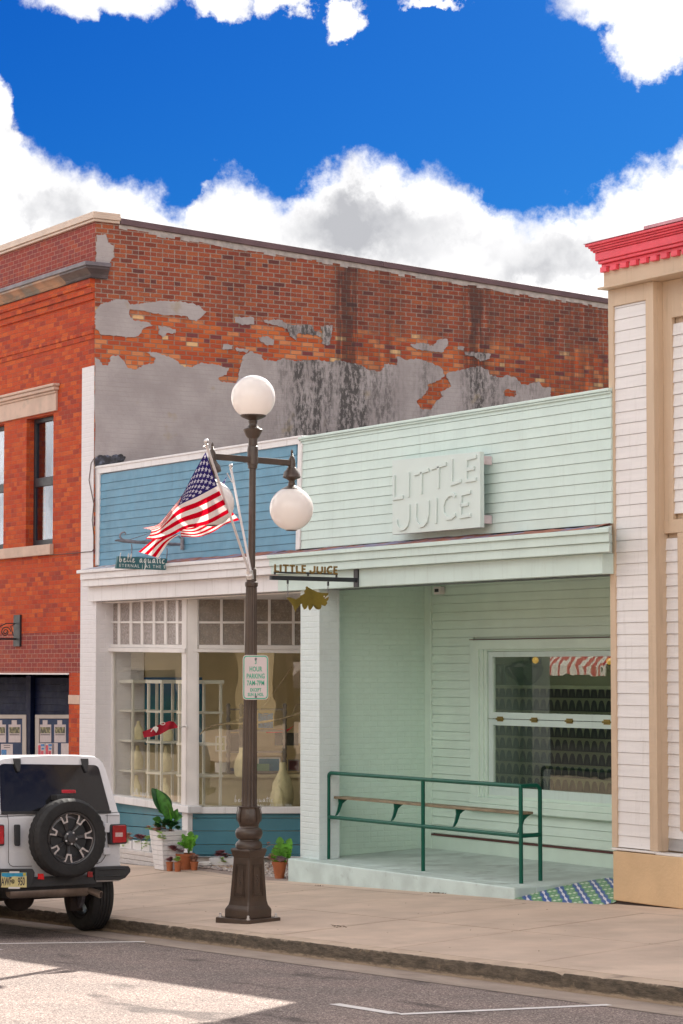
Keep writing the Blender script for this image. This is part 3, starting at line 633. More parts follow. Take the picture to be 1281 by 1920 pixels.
# shaded recess of the ground floor with navy cladding
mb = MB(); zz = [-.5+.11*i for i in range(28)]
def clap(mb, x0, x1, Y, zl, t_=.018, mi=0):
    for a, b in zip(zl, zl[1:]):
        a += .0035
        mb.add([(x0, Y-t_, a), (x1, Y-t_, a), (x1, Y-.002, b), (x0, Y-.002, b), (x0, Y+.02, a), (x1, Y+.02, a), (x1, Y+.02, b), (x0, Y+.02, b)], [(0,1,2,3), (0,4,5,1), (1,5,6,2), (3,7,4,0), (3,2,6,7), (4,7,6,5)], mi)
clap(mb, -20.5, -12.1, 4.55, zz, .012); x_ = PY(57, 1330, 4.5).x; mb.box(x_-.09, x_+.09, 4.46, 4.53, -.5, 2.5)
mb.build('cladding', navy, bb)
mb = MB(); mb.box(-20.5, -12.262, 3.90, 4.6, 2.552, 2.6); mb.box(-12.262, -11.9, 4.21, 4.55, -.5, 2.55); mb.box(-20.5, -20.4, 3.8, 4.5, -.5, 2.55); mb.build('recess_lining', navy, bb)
mb = MB(); mb.box(-20.5, -12.262, 3.79, 3.90, 2.525, 2.55); mb.build('lintel_strip', cream, bb)

# notice boards with papers
papw = pm('paper', (.52,.45,.46), .7, .04, 20); papg = pm('photo_print', (.22,.20,.10), .6, .4, 18, col2=(.05,.05,.03), c2=(.45,.6), c2s=14); papr = pm('red_print', (.55,.04,.08), .6, .2, 30); papb = pm('blue_print', (.03,.18,.45), .6, .2, 30); ink = pm('dark_ink', (.05,.04,.05), .7)
def cb(l): return [(x/8.54, 1300+y/8.54) for x, y in l]
def rect(mb, x0, y0, x1, y1, Y, th, f=cb, mi=0): mb.prism([p-Vector((0,0,0)) for p in [PY(x, y, Y) for x, y in f([(x0,y0),(x1,y0),(x1,y1),(x0,y1)])]], (0, th, 0), mi)
for k_, (x0, x1, lab) in enumerate(((-330, 418, 'aluminium framed notice board with bright papers left of the navy corner board'), (563, 1250, 'aluminium framed notice board half hidden behind the brick pier'))):
    P = PY(x0/8.54, 1440, 4.5); nb = thing('notice_board', (P.x, 4.5, 1.2), lab, 'notice board', 'notice boards on the navy wall')
    mb = MB(); e = 62
    rect(mb, x0, 342, x1, 342+e, 4.45, .06); rect(mb, x0, 342+e, x0+e, 1150, 4.45, .06); rect(mb, x1-e, 342+e, x1, 1150, 4.45, .06); rect(mb, x0, 1150, x1, 1200, 4.45, .06); mb.build('frame', alu, nb, bevel=.004)
    mb = MB(); rect(mb, x0+e, 400, x1-e, 1150, 4.47, .01); mb.build('backing', pm('navy_felt', (.03,.05,.11), .9) if k_ == 0 else MT['navy_felt'], nb)
    P4 = [(-140, 95), (138, 330)] if k_ == 0 else [(635, 820), (870, 1055)]
    for a, b in P4:
        mb = MB(); rect(mb, a, 500, b, 785, 4.466, .003); rect(mb, a+50, 430, b-60, 500, 4.466, .003); rect(mb, a+12, 540, b-14, 640, 4.464, .001, mi=1)
        for r_ in (652, 664): rect(mb, a+15, r_, b-18, r_+7, 4.464, .001, mi=2)
        mb.build('paper', [papw, papg, ink], nb)
    mb = MB()
    if k_ == 0: rect(mb, 15, 810, 205, 1000, 4.466, .003); rect(mb, 60, 828, 165, 838, 4.464, .001, mi=2); rect(mb, 65, 862, 160, 872, 4.464, .001, mi=2); rect(mb, 22, 902, 105, 990, 4.463, .001, mi=1); mb.build('paper', [papw, papb, ink], nb)
    else:
        for a, b in ((605, 718), (726, 838)):
            rect(mb, a, 798, b, 1000, 4.44, .004); rect(mb, a+8, 830, a+45, 980, 4.438, .001, mi=2); rect(mb, a+50, 812, b-8, 850, 4.438, .001, mi=1); rect(mb, a+60, 870, b-12, 900, 4.438, .001, mi=1); rect(mb, a+52, 920, b-20, 990, 4.438, .001, mi=2)
        mb.build('paper', [papw, papb, papr], nb)
        mb = MB(); rect(mb, 842, 795, 925, 1000, 4.466, .003); rect(mb, 980, 800, 1100, 1000, 4.466, .003); mb.build('paper', papw, nb)
# bracket sign at the left edge
P = PY(34, 1180, 3.8); xb = P.x; bs = thing('bracket_sign', (xb, 3.8, P.z), 'black scroll bracket with an oval white hanging sign at left edge', 'sign')
mb = MB(); a = PY(28, 1153, 3.79); b = PY(40, 1153, 3.79); mb.box(a.x, b.x, 3.765, 3.8, PY(34,1212,3.78).z, PY(34,1153,3.78).z); mb.build('wall_plate', black, bs, bevel=.004)
zc = PX(15, 1198, xb).z; mb = MB(); mb.bar((xb, 3.78, zc), (xb, 2.9, zc), .03, .03)
mb.tube([(xb, 3.76, zc+.25), (xb, 3.6, zc+.25), (xb, 3.3, zc+.12), (xb, 2.95, zc+.03)], .008, 6)
sp = [(xb, 3.60+.095*math.exp(-.12*t_)*math.cos(t_)-.02, zc+.11+.095*math.exp(-.12*t_)*math.sin(t_)) for t_ in [i*.35 for i in range(38)]]; mb.tube(sp, .008, 6); mb.tube([(xb, 3.72, zc+.05), (xb, 3.67, zc+.2), (xb, 3.74, zc+.24)], .008, 6)
mb.build('bracket', black, bs)
zc2 = PX(0, 1232, xb).z; 
mb = MB(); el_ = [(xb+.015, 3.16+.30*math.cos(2*math.pi*i/32), zc2+.105*math.sin(2*math.pi*i/32)) for i in range(32)]; mb.prism(el_, (-.03, 0, 0)); mb.build('oval_board', cream, bs, bevel=.004)
mb = MB(); mb.ribbon([(xb+.0155, 3.16+.285*math.cos(2*math.pi*i/32), zc2+.092*math.sin(2*math.pi*i/32)) for i in range(32)], .006, (1,0,0), .001, closed=True); mb.build('border', ink, bs)
mb = MB(); 
for dy in (-.2, .22): mb.tube([(xb, 3.16+dy, zc), (xb, 3.16+dy, zc2+.07)], .004, 5)
mb.build('chain', iron, bs)
textmesh('E', .11, ink, bs, (xb+.0165, 3.38, zc2), (0,1,0), (0,0,1), ext=.001)
# ================================================================ BLUE SHOP
YS = 3.86
XM = -5.40                                   # party line between the blue and the mint shop
zb = [4.137+.1155*i for i in range(12)]      # clapboard courses
bs_ = thing('blue_shop_building', (-8.4, YS, 0), 'blue clapboard shop with white trim and an angled display window', 'shop building')
XL = BX+.08
ztl = PY(185, 884, YS).z                     # underside of the top trim, left and right
mb = MB(); clap(mb, XL, XM-.10, YS, zb+[5.55], .011); mb.build('cladding', blue, bs_)
mb = MB(); mb.prism([PY(x, y, YS-.03) for x, y in ((178,876),(566,819),(562,832),(180,889))], (0, .06, 0)); mb.prism([PY(x, y, YS-.045) for x, y in ((176,874.5),(566,816),(566,819.5),(177,878.5))], (0, .35, 0))
mb.prism([PY(x, y, YS-.026) for x, y in ((179,888),(187,887),(184.5,1060),(176,1061))], (0, .05, 0)); mb.prism([PY(x, y, YS-.026) for x, y in ((558.5,832),(566,831),(561.5,1030),(554,1031))], (0, .05, 0))
mb.build('parapet_trim', white, bs_, bevel=.004)
mb = MB(); mb.box(XL, XM, YS+.03, YS+.33, 3.62, 5.50); mb.box(XL, XM, YS+.34, 5.2, 5.0, 5.1); mb.box(XL, XM, 8.0, 14, 5.0, 5.1); mb.box(XL, -10.7, 5.2, 8.0, 5.0, 5.1); mb.box(-6.8, XM, 5.2, 8.0, 5.0, 5.1); mb.build('roof', tar, bs_)
LY = 3.55
zc0, zc1, zs1, zs2, zb1 = 4.125, 4.050, 3.952, 3.848, 3.626
def ledge(xa, xb_, trim, b0, parent, e0=0, xbk=None):
    k_ = (lambda y: xb_) if xbk is None else (lambda y: xb_+(xbk-xb_)*(y-LY)/(YS-LY))      # the end may be skewed along the line of sight to meet image pixels
    mb = MB(); ya = YS-.021; P = []
    for x0, x1 in ((xa-e0, None),): 
        for f_ in (lambda y: xa-e0, k_): P += [(f_(LY), LY, zc1), (f_(LY), LY, zc0-.028), (f_(ya), ya, zc0+.02), (f_(ya), ya, zc1)]
    mb.add(P, [(0,1,2,3), (7,6,5,4), (0,4,5,1), (1,5,6,2), (2,6,7,3), (3,7,4,0)])
    for yf, za_, zb_2 in ((LY+.035, zs1, zc1-.001), (LY+.065, zs2, zs1-.002)): mb.prism([(xa, yf, za_), (k_(yf), yf, za_), (k_(YS+.03), YS+.03, za_), (xa, YS+.03, za_)], (0, 0, zb_2-za_))
    mb.build('ledge', trim, parent, bevel=.005)
    mb = MB(); mb.box(xa+b0, k_(YS), LY+.17, YS+.03, zb1, zs2-.002); mb.build('beam', trim, parent, bevel=.004)
ledge(BX-.0, XM-.35, white, .0, bs_, .06)
xq = PY(563, 1090, LY+.17).x
def flash(x0, x1, par, seed):
    random.seed(seed); mb = MB(); x = x0; zt_ = random.uniform(.01, .02)
    while x < x1-.01:
        nx = min(x1, x+random.uniform(.04, .2)); z2 = max(.004, min(.026, zt_+random.uniform(-.008, .009)))
        # flashing curls up between the ledge and the boards
        mb.add([(x, LY+.004, zc0-.027), (nx, LY+.004, zc0-.027), (nx, YS-.025, zc0+.022+z2), (x, YS-.025, zc0+.022+zt_), (x, YS-.02, zc0), (nx, YS-.02, zc0)], [(0,1,2,3), (3,2,5,4)], 0); x = nx; zt_ = z2
    mb.build('ledge_flashing', pale if seed == 1 else rust, par)
flash(BX+.05, -9.2, bs_, 1); flash(-9.2, XM-.35, bs_, 2)
# brick pilaster left of the window
xp = PY(179.5, 1300, 3.79).x
mb = MB(); mb.box(BX+.006, xp, 3.79, 4.6, -.5, zb1-.002); mb.build('pilaster', MB_white, bs_)
# ---- display window: left pane nearly parallel to the street, right pane turned into the porch
A0 = PY(205, 1370, 4.06); A1 = PY(352, 1370, 4.0)
dL = Vector((A1.x-A0.x, A1.y-A0.y, 0)).normalized(); dR = Vector((.526, .85, 0)).normalized()
nL = Vector((dL.y, -dL.x, 0)); nR = Vector((dR.y, -dR.x, 0)); A0 = Vector((A0.x, A0.y, 0)); A1 = Vector((A1.x, A1.y, 0))
def vt(mb, pts, P0, dr, nn, dep, off=0., mi=0): mb.prism([PV(x, y, P0+nn*off, dr) for x, y in pts], -nn*dep, mi)
def bx4(x0, x1, ya, yb, yc, yd): return [(x0, ya), (x1, yb), (x1, yd), (x0, yc)]   # y top-left, top-right, bottom-left, bottom-right
mb = MB(); Lq = lambda q, dep, off=0.: vt(mb, q, A0, dL, nL, dep, off); Rq = lambda q, dep, off=0.: vt(mb, q, A1, dR, nR, dep, off)
Lq(bx4(192, 205, 1105, 1105, 1500, 1502), .06, .02); Lq(bx4(192, 350, 1100, 1100, 1126, 1125), .10, .03)      # jamb, head
Lq(bx4(205, 211, 1222, 1222, 1490, 1491), .05, .0)
Lq(bx4(190, 346, 1213.5, 1216, 1221.5, 1224), .14, .06); Lq(bx4(203, 346, 1208, 1209, 1213.2, 1215.7), .05, .02)
Rq(bx4(362, 572, 1090, 1090, 1124, 1124), .10, .0); Rq(bx4(362, 572, 1216.5, 1219, 1222.5, 1225), .10, .04); Rq(bx4(372, 572, 1209, 1210, 1216.3, 1218.8), .05, .01)
Rq(bx4(364, 373, 1224, 1224, 1512, 1512), .06, .02)
# centre post
pc = A1
for o_, n_, w0 in ((dL, nL, -.14), (dR, nR, .0)):
    s_ = A1+o_*w0; e_ = A1+o_*(w0+.14); P = [s_+n_*.03, e_+n_*.03, e_-n_*.05, s_-n_*.05]; mb.prism([p+Vector((0,0,.62)) for p in P], (0, 0, 3.0))
mb.build('window_frame', cream, bs_, bevel=.004)
mb = MB(); Lq = lambda q, dep, off=0.: vt(mb, q, A0, dL, nL, dep, off); Rq = lambda q, dep, off=0.: vt(mb, q, A1, dR, nR, dep, off)
for x in (222.7, 245, 266, 288.3, 310, 331.8): Lq(bx4(x-2.2, x+2.2, 1126, 1126, 1208, 1208.5), .03, .0)
Lq(bx4(203, 346, 1164.6, 1165, 1168.6, 1169), .035, .004)
for x in (415.4, 460.5, 505.3, 550.2): Rq(bx4(x-2.6, x+2.6, 1124, 1124, 1209, 1210), .03, .0)
Rq(bx4(372, 572, 1165, 1165, 1169, 1169), .035, .004); Rq(bx4(369, 373.5, 1124, 1124, 1209, 1210), .03, .003); Lq(bx4(203, 206, 1126, 1126, 1209, 1209), .03, .003)
mb.build('transom_bars', cream, bs_, bevel=.002)
mb = MB(); vt(mb, bx4(203, 346, 1124, 1124, 1211, 1211), A0, dL, nL, .005, -.02); mb.build('transom_glass', obsc, bs_)
mb = MB(); vt(mb, bx4(371, 575, 1122, 1122, 1211, 1211), A1, dR, nR, .005, -.02); mb.build('transom_glass', pm('dim_obscure_glass', (.17,.13,.10), .25, .1, 12, .5, 90, spec=.8), bs_)
mb = MB(); vt(mb, bx4(209, 347, 1220, 1222, 1492, 1512), A0, dL, nL, .006, -.02); mb.build('window_glass', glass, bs_)
mb = MB(); vt(mb, bx4(371, 575, 1221, 1222, 1514, 1514), A1, dR, nR, .006, -.02); mb.build('window_glass', glassw, bs_)
mb = MB(); Lq = lambda q, dep, off=0.: vt(mb, q, A0, dL, nL, dep, off); Rq = lambda q, dep, off=0.: vt(mb, q, A1, dR, nR, dep, off)
Lq(bx4(186, 352.5, 1487, 1512, 1501, 1525), .22, .09); Rq(bx4(352, 575, 1513.5, 1513, 1525.5, 1525.5), .20, .07)
Rq(bx4(352, 361, 1525, 1525, 1610, 1610), .06, .02); Lq(bx4(341, 352, 1522, 1524, 1612, 1612), .06, .02)
mb.build('window_sill', white, bs_, bevel=.008)
mb = MB()
for a, b, c, d in ((1500, 1521, 1519, 1533), (1520, 1534.5, 1544, 1556), (1545.5, 1557.5, 1566, 1580), (1567.5, 1581.5, 1600, 1612)): vt(mb, bx4(186, 342, a, b, c, d), A0, dL, nL, .03, .0)
for a, b in ((1522, 1533.4), (1534.4, 1557.6), (1558.6, 1583.4), (1584.4, 1606)): vt(mb, bx4(360, 572, a, a, b, b), A1, dR, nR, .03, .0)
mb.build('stall_riser', teal, bs_, bevel=.002)
mb = MB(); P_ = A1+dR*1.9
mb.prism([(p.x, p.y, -.5) for p in (A0-dL*.2, A1, P_, P_+Vector((-.1,.1,0)), A1+Vector((-.05,.15,0)), A0-dL*.2+Vector((0,.1,0)))], (0, 0, .5)); mb.build('foundation', white, bs_)
# porch of the blue shop, behind the mint pilaster: lining, door, soffit
Pe = A1+dR*1.9
mb = MB(); mb.box(Pe.x-.02, -5.9, Pe.y, Pe.y+.08, -.3, 3.62); mb.build('entrance_wall', teal, bs_)
mb = MB(); mb.box(-7.2, -6.25, Pe.y-.04, Pe.y-.002, -.1, 2.1); dd = mb.build('door', cream, bs_, bevel=.01); MB().box(-6.4, -6.35, Pe.y-.09, Pe.y-.04, .9, 1.05).build('handle', black, dd)
mb = MB(); mb.box(BX+.01, XM, YS+.031, Pe.y+.1, 3.60, 3.618); mb.build('soffit', cream, bs_)
# room behind the display window
skyl_add = bpy.data.materials.new('added_skylight_opal'); skyl_add.use_nodes = True; t = NT(skyl_add.node_tree); t.n.clear(); t.new('ShaderNodeOutputMaterial', {0: t.new('ShaderNodeBsdfTranslucent', {0: (.9,.88,.82,1)}).outputs[0]})  # translucent sheet for the ceiling panels added to brighten the shop rooms
rw = pm('tan_room_wall', (.72,.60,.36), .8, .04, 1.5); fw = pm('wooden_floor', (.35,.2,.1), .5, .1, 4, stretch=(.4,6,1)); cw = pm('ceiling_white', (.65,.6,.5), .8)
RB = 8.2
mb = MB(); mb.box(BX+.02, -6.1, RB, RB+.06, -.1, 3.6); mb.box(BX+.02, BX+.08, 4.65, RB, -.1, 3.6); mb.box(-6.12, -6.05, Pe.y+.1, RB, -.1, 3.6); mb.build('room_wall', rw, bs_)
MB().box(BX+.08, -6.12, 3.95, RB, -.13, -.1).build('room_floor', fw, bs_)
mb = MB(); wallz = [(BX+.08, -6.12, Pe.y+.1, 5.6), (BX+.08, -6.12, 7.6, RB), (BX+.08, -10.3, 5.6, 7.6), (-7.2, -6.12, 5.6, 7.6)]
for a, b, c, d in wallz: mb.box(a, b, c, d, 3.597, 3.62)
mb.build('room_ceiling', cw, bs_); MB().box(-10.3, -7.2, 5.6, 7.6, 3.60, 3.612).build('added_skylight', skyl_add, bs_)  # opal panel added in the unseen ceiling to lift the window display's light
ipl = .62
mb = MB(); mb.prism([(p.x, p.y, ipl) for p in (A0-nL*.06, A1+Vector((-.06,.12,0)), A1+dR*1.25+Vector((-.1,.06,0)), A1+dR*1.25+Vector((-1.2,.6,0)), A0-nL*1.0)], (0, 0, -.04)); mb.build('display_ledge', cream, bs_)
# ---- display things
shelfw = pm('white_shelf', (.68,.66,.60), .45, .02, 3); bustc = pm('cream_linen', (.78,.70,.45), .8, .03, 20)
def display_tower(px, w, label, xo=0):
    base = PV(px, 1500, A0-nL*.16, dL); X0_, Y0_ = base.x, base.y; z0, z1 = ipl, 2.42
    th = thing('display_shelf', (X0_, Y0_, z0), label, 'shelf', 'white display towers in the shop window')
    mb = MB(); 
    for a, b in ((0, 0), (w, 0), (0, .4), (w, .4)): mb.box(X0_+a-.017, X0_+a+.017, Y0_+b-.017, Y0_+b+.017, z0, z1)
    mb.build('posts', shelfw, th)
    for i in range(5):
        z = z0+.03+(z1-z0)*i/4; t_ = .03 if i < 4 else .05
        MB().box(X0_-.03-(.02 if i == 4 else 0), X0_+w+.03+(.02 if i == 4 else 0), Y0_-.03, Y0_+.43, z-t_, z).build('shelf', shelfw, th)
    return X0_, Y0_, z0, (z1-z0)/4, w
def bust(x, y, z, s, label, rz=0):
    prof = [(.075, 0), (.10, .02), (.115, .10), (.10, .19), (.06, .25), (.035, .29), (.033, .34), (.03, .345)]
    mb = MB(); mb.lathe([(r*s, q*s) for r, q in prof], (x, y, z), 14, fn=lambda t_, i: 1-.42*abs(math.sin(t_+rz))**2)
    o = mb.build('necklace_bust', bustc, smooth=True); tag(o, label, 'display bust', 'cream necklace busts in the shop window')
T1 = display_tower(225, .42, 'tall white display tower at the left end of the shop window'); T2 = display_tower(278, .42, 'tall white display tower in front of the blue wave painting'); T3 = display_tower(336, .5, 'tall white display tower cut off by the window post')
for T, l in ((T1, 'left display tower'), (T2, 'display tower before the wave painting')):
    X0_, Y0_, z0, st_, w = T
    for i, nm in ((0, 'bottom'), (1, 'second'), (2, 'third')):
        bust(X0_+w*.45+.03*i, Y0_+.18, z0+.03+st_*i, 1.05 if i < 2 else .8, f'cream necklace bust on the {nm} shelf of the {l}', i)
P = PV(530, 1500, A1-nR*.35, dR); bust(P.x, P.y, ipl, 1.9, 'large cream necklace bust at the right end of the window', 1)
P = PV(538, 1510, A1-nR*.18, dR); bust(P.x-.1, P.y-.1, ipl, 1.2, 'small cream necklace bust beside the large one', 0)
P = PV(452, 1500, A1-nR*.45, dR); bust(P.x, P.y, ipl+.45, 1.2, 'cream necklace bust mostly behind the lamp post', 0)
# wave painting on the back wall (a plain blue sea picture)
sea = bpy.data.materials.new('sea_painting'); sea.use_nodes = True; t = NT(sea.node_tree); t.n.clear()
co = t.new('ShaderNodeTexCoord').outputs['Object']; s = t.new('ShaderNodeSeparateXYZ', {0: co}); n_ = t.noise(t.vmul(co, (1,1,2)), 3, 6, .65)
c = t.ramp(t.m('ADD', t.m('MULTIPLY', s.outputs[2], .55), t.m('MULTIPLY', t.m('SUBTRACT', n_, .5), .35)), [(0, (.02,.12,.22)), (.3, (.02,.22,.28)), (.55, (.01,.10,.30)), (.78, (.35,.42,.50)), (.86, (.02,.07,.25)), (1, (.02,.08,.28))])
b = t.new('ShaderNodeBsdfPrincipled', {'Base Color': c, 'Roughness': .5}); t.new('ShaderNodeOutputMaterial', {0: b.outputs[0]})
pa = PX(272, 1270, BX+.14); pb_ = PX(352, 1395, BX+.14); th = thing('sea_painting', (BX+.11, pa.y, pb_.z), 'large blue painting of a breaking wave behind the display towers', 'painting')
MB().box(BX+.082, BX+.14, pa.y, min(RB-.1, pb_.y+.25), pb_.z, pa.z).build('canvas', sea, th)
# clutter behind the right pane: spindle shelf, frames, books
greyw = pm('grey_painted_wood', (.22,.19,.17), .6, .08, 8)
SB = A1-nR*1.15
def PS(x, y, o_=0.): return PV(x, y, SB-nR*o_, dR)
th = thing('spindle_shelf', tuple(PS(450, 1480)), 'grey painted spindle shelf holding books and prints in the window', 'shelf')
for x0 in (428, 452, 534):
    mb = MB(); p0 = PS(x0, 1450); zz_ = p0.z; prof = []
    k_ = 0
    while zz_ < PS(x0, 1322).z: prof.append((.022+.013*abs(math.sin(k_*.9)), zz_)); zz_ += .03; k_ += 1
    prof.append((.02, zz_)); mb.lathe(prof, (p0.x, p0.y, 0), 8); mb.build('spindle', greyw, th, smooth=True)
for y0 in (1332, 1372, 1412, 1449):
    mb = MB(); q = [PS(426, y0), PS(537, y0), PS(537, y0, .3), PS(426, y0, .3)]; mb.prism([(p.x, p.y, q[0].z) for p in q], (0, 0, .025)); mb.build('shelf', greyw, th)
def pic(x0, y0, x1, y1, m_in, m_fr, label, o_=0., nm='framed_picture', cat='picture', fr_=2.5, plane=None):
    pl_ = plane or (lambda x, y, q: PS(x, y, q))
    a = pl_(x0, y1, o_); th = thing(nm, tuple(a), label, cat)
    mb = MB(); mb.prism([pl_(x, y, o_) for x, y in ((x0,y0),(x1,y0),(x1,y1),(x0,y1))], -nR*.02); mb.build('frame', m_fr, th)
    mb = MB(); mb.prism([pl_(x, y, o_-.003) for x, y in ((x0+fr_,y0+fr_),(x1-fr_,y0+fr_),(x1-fr_,y1-fr_),(x0+fr_,y1-fr_))], -nR*.004); mb.build('print', m_in, th)
pic(404, 1380, 424, 1409, pm('pale_print', (.45,.42,.22), .6), cream, 'small white framed picture with a dark key shape', -.15)
mb = MB(); mb.prism([PS(x, y, -.155) for x, y in ((412,1393),(415,1392),(415,1390),(417,1390),(417,1397),(415,1397),(415,1395),(412,1396))], nR*.002); tag(mb.build('print_mark', ink), 'dark mark on the small framed picture', 'print')
pic(560, 1355, 571, 1394, papw, cream, 'white frame cut off by the mint pilaster', -.2)
pic(483, 1420, 526, 1450, sea, cream, 'blue sea print leaning on the lower shelf', .05); pic(484, 1337, 512, 1365, papb, papb, 'bright blue print on the upper spindle shelf', .1, 'art_print', 'print')
pic(430, 1375, 452, 1412, pm('dark_print', (.02,.025,.02), .4), greyw, 'dark print leaning on the middle shelf', .08); pic(515, 1374, 560, 1398, MT['dark_print'], MT['dark_print'], 'black horizontal picture in the right of the window', .3); pic(540, 1424, 562, 1446, pm('maroon', (.09,.01,.015), .6), greyw, 'maroon framed picture low in the right of the window', .3)
mb = MB(); mb.prism([PS(x, y, .02) for x, y in ((482,1432),(505,1432),(505,1449),(482,1449))], -nR*.05); tag(mb.build('gift_box', pm('pale_green_box', (.18,.33,.20), .6)), 'pale green box on the lower shelf in the window', 'box')
mb = MB(); mb.prism([PS(x, y, .0) for x, y in ((426,1441),(450,1440),(450,1449),(426,1449))], -nR*.15); tag(mb.build('book', pm('dark_blue_cover', (.02,.04,.10), .5)), 'dark blue book lying at the foot of the spindle shelf', 'book')
mb = MB(); mb.prism([PS(x, y, .06) for x, y in ((497,1370),(540,1367),(552,1360),(538,1373),(500,1375))], -nR*.05); tag(mb.build('red_garland', redb), 'red garland lying along the upper spindle shelf', 'garland')
p = PS(415, 1448); mb = MB(); mb.lathe([(.09, 0), (.095, .14), (.085, .14), (.08, .02)], (p.x, p.y, p.z), 20); tag(mb.build('white_jar', cream, smooth=True), 'plain white round jar beside the spindle shelf', 'jar')
mb = MB(); q = [PS(368, 1452, -.1), PS(575, 1456, -.1), PS(575, 1456, .6), PS(368, 1452, .6)]; zq = q[0].z; mb.prism([(p.x, p.y, zq) for p in q], (0, 0, -.05)); mb.prism([(p.x, p.y, zq-.05) for p in (PS(368,1452,-.02), PS(575,1456,-.02), PS(575,1456,.1), PS(368,1452,.1))], (0, 0, -.75))
tag(mb.build('display_counter', pm('pale_boarding', (.52,.44,.27), .6, .03, 3)), 'low boarded counter behind the right pane', 'counter')
mb = MB(); SBr = lambda pts: [PV(x, y, A1-nR*.35, dR) for x, y in pts]
mb.tube(SBr([(375,1377),(384,1368),(400,1360),(425,1357),(458,1357),(490,1354),(520,1350),(545,1343),(575,1332)]), [.008,.012,.016,.018,.018,.017,.015,.014,.012], 6)
mb.tube(SBr([(425,1357),(445,1350),(452,1345),(462,1342)]), .007, 5); mb.tube(SBr([(483,1335),(500,1318),(520,1290),(540,1262),(548,1250)]), .006, 5); mb.tube(SBr([(548,1342),(555,1322),(575,1318)]), .007, 5); mb.tube(SBr([(483,1335),(500,1340),(525,1330)]), .004, 5)
tag(mb.build('bare_branch', pm('pale_bark', (.42,.33,.21), .8, .15, 20), smooth=True), 'long pale bare branch hung across the window', 'branch')
# lettering on the panes
mb = MB(); wl = pm('white_vinyl', (.75,.73,.70), .5); W_ = PV(446, 1505, A1, dR)
cursive(mb, 'belle aquatic', PV(440, 1504, A1+nR*.004, dR), dR, Vector((0,0,1)), .0505, .008, nR, .001); mb.build('window_lettering', wl, bs_)
textmesh('ETERNAL | AS THE SEA', .042, wl, bs_, PV(505, 1509.5, A1+nR*.004, dR), dR, (0,0,1), name='window_lettering', ext=.0005, xs=1.05, sp=1.45)
mb = MB(); cursive(mb, 'belle aquatic', PV(249, 1490, A0+nL*.004, dL), dL, Vector((0,0,1)), .052, .008, nL, .001); mb.build('window_lettering', wl, bs_)
textmesh('ETERNAL | AS THE SEA', .042, wl, bs_, PV(293, 1500, A0+nL*.004, dL), dL, (0,0,1), name='window_lettering', ext=.0005, xs=1.05, sp=1.45)
# small red pennant with a white emblem on the centre post
p = PV(352, 1362, A1+nL*.04, dL); fl = thing('red_pennant', tuple(p), 'small crimson flag with white emblem on the white window post', 'flag')
rd = pm('crimson_cloth', (.33,.004,.02), .8, .08, 10); rows = []
D0 = 1.0
dep = (p-CAM).dot(FD)
ctl = [((267,1372),(270,1383)), ((283,1366),(285,1381)), ((300,1358),(301,1377)), ((318,1352),(317,1368)), ((326,1353),(325,1366)), ((334,1362),(334,1365))]
def lerp2(a, b, t_): return (a[0]+(b[0]-a[0])*t_, a[1]+(b[1]-a[1])*t_)
for i in range(len(ctl)*3-2):
    k_ = min(i//3, len(ctl)-2); tt = (i-3*k_)/3; a = lerp2(ctl[k_][0], ctl[k_+1][0], tt); b = lerp2(ctl[k_][1], ctl[k_+1][1], tt)
    rows.append([PD(*lerp2(a, b, j/4), dep-.25+.02*i/3+.02*math.sin(i*1.1+j*.4)) for j in range(5)])
o = MB().grid(rows).build('cloth', rd, fl, smooth='all')
mb = MB(); q = PD(334, 1363.5, dep-.20); mb.tube([q, p+nL*.02], .008, 8); mb.sphere(p+nL*.02, .022, 8, 6); mb.build('flag_staff', cream, fl)
mb = MB(); mb.prism([PD(x, y, dep-.27) for x, y in ((288,1363),(293,1361.5),(297,1364),(296,1369),(293,1374),(290,1370),(287,1367),(284,1372),(282,1372),(286,1366))], FD*.002)
mb.ribbon([PD(305+4.5*math.cos(a), 1356.5+2.6*math.sin(a), dep-.26) for a in [i*math.pi/6 for i in range(12)]], .008, -FD, .002, closed=True); mb.build('emblem', cream, fl)

# ================================================================ MINT SHOP
ms = thing('mint_shop_building', (-2.0, YS, 0), 'pale mint clapboard juice shop with a recessed porch', 'shop building')
XR = 1.14
zm = [4.166, 4.281, 4.398, 4.513, 4.627, 4.741, 4.856, 4.971, 5.087, 5.203, 5.317, 5.430, 5.530, 5.60]
mb = MB(); clap(mb, XM+.02, XR, YS, zm, .011); mb.build('cladding', mint, ms)
mb = MB(); mb.box(XM-.005, XR, YS-.045, YS+.30, 5.600, 5.632); mb.box(XM-.0, XR, YS-.03, YS+.02, 5.575, 5.598); mb.build('parapet_cap', mint, ms, bevel=.005)
MB().box(XM, XR, YS+.03, YS+.30, 3.62, 5.6).box(XM, XR, YS+.31, 5.6, 5.0, 5.1).box(XM, XR, 7.9, 16, 5.0, 5.1).box(XM, -5.38, 5.6, 7.9, 5.0, 5.1).box(.3, XR, 5.6, 7.9, 5.0, 5.1).build('roof', tar, ms)
ledge(XM-.348, PY(1141, 1000, LY).x, mint, 0, ms, 0, PY(1148, 1000, YS).x)
flash(XM-.35, XR, ms, 7)
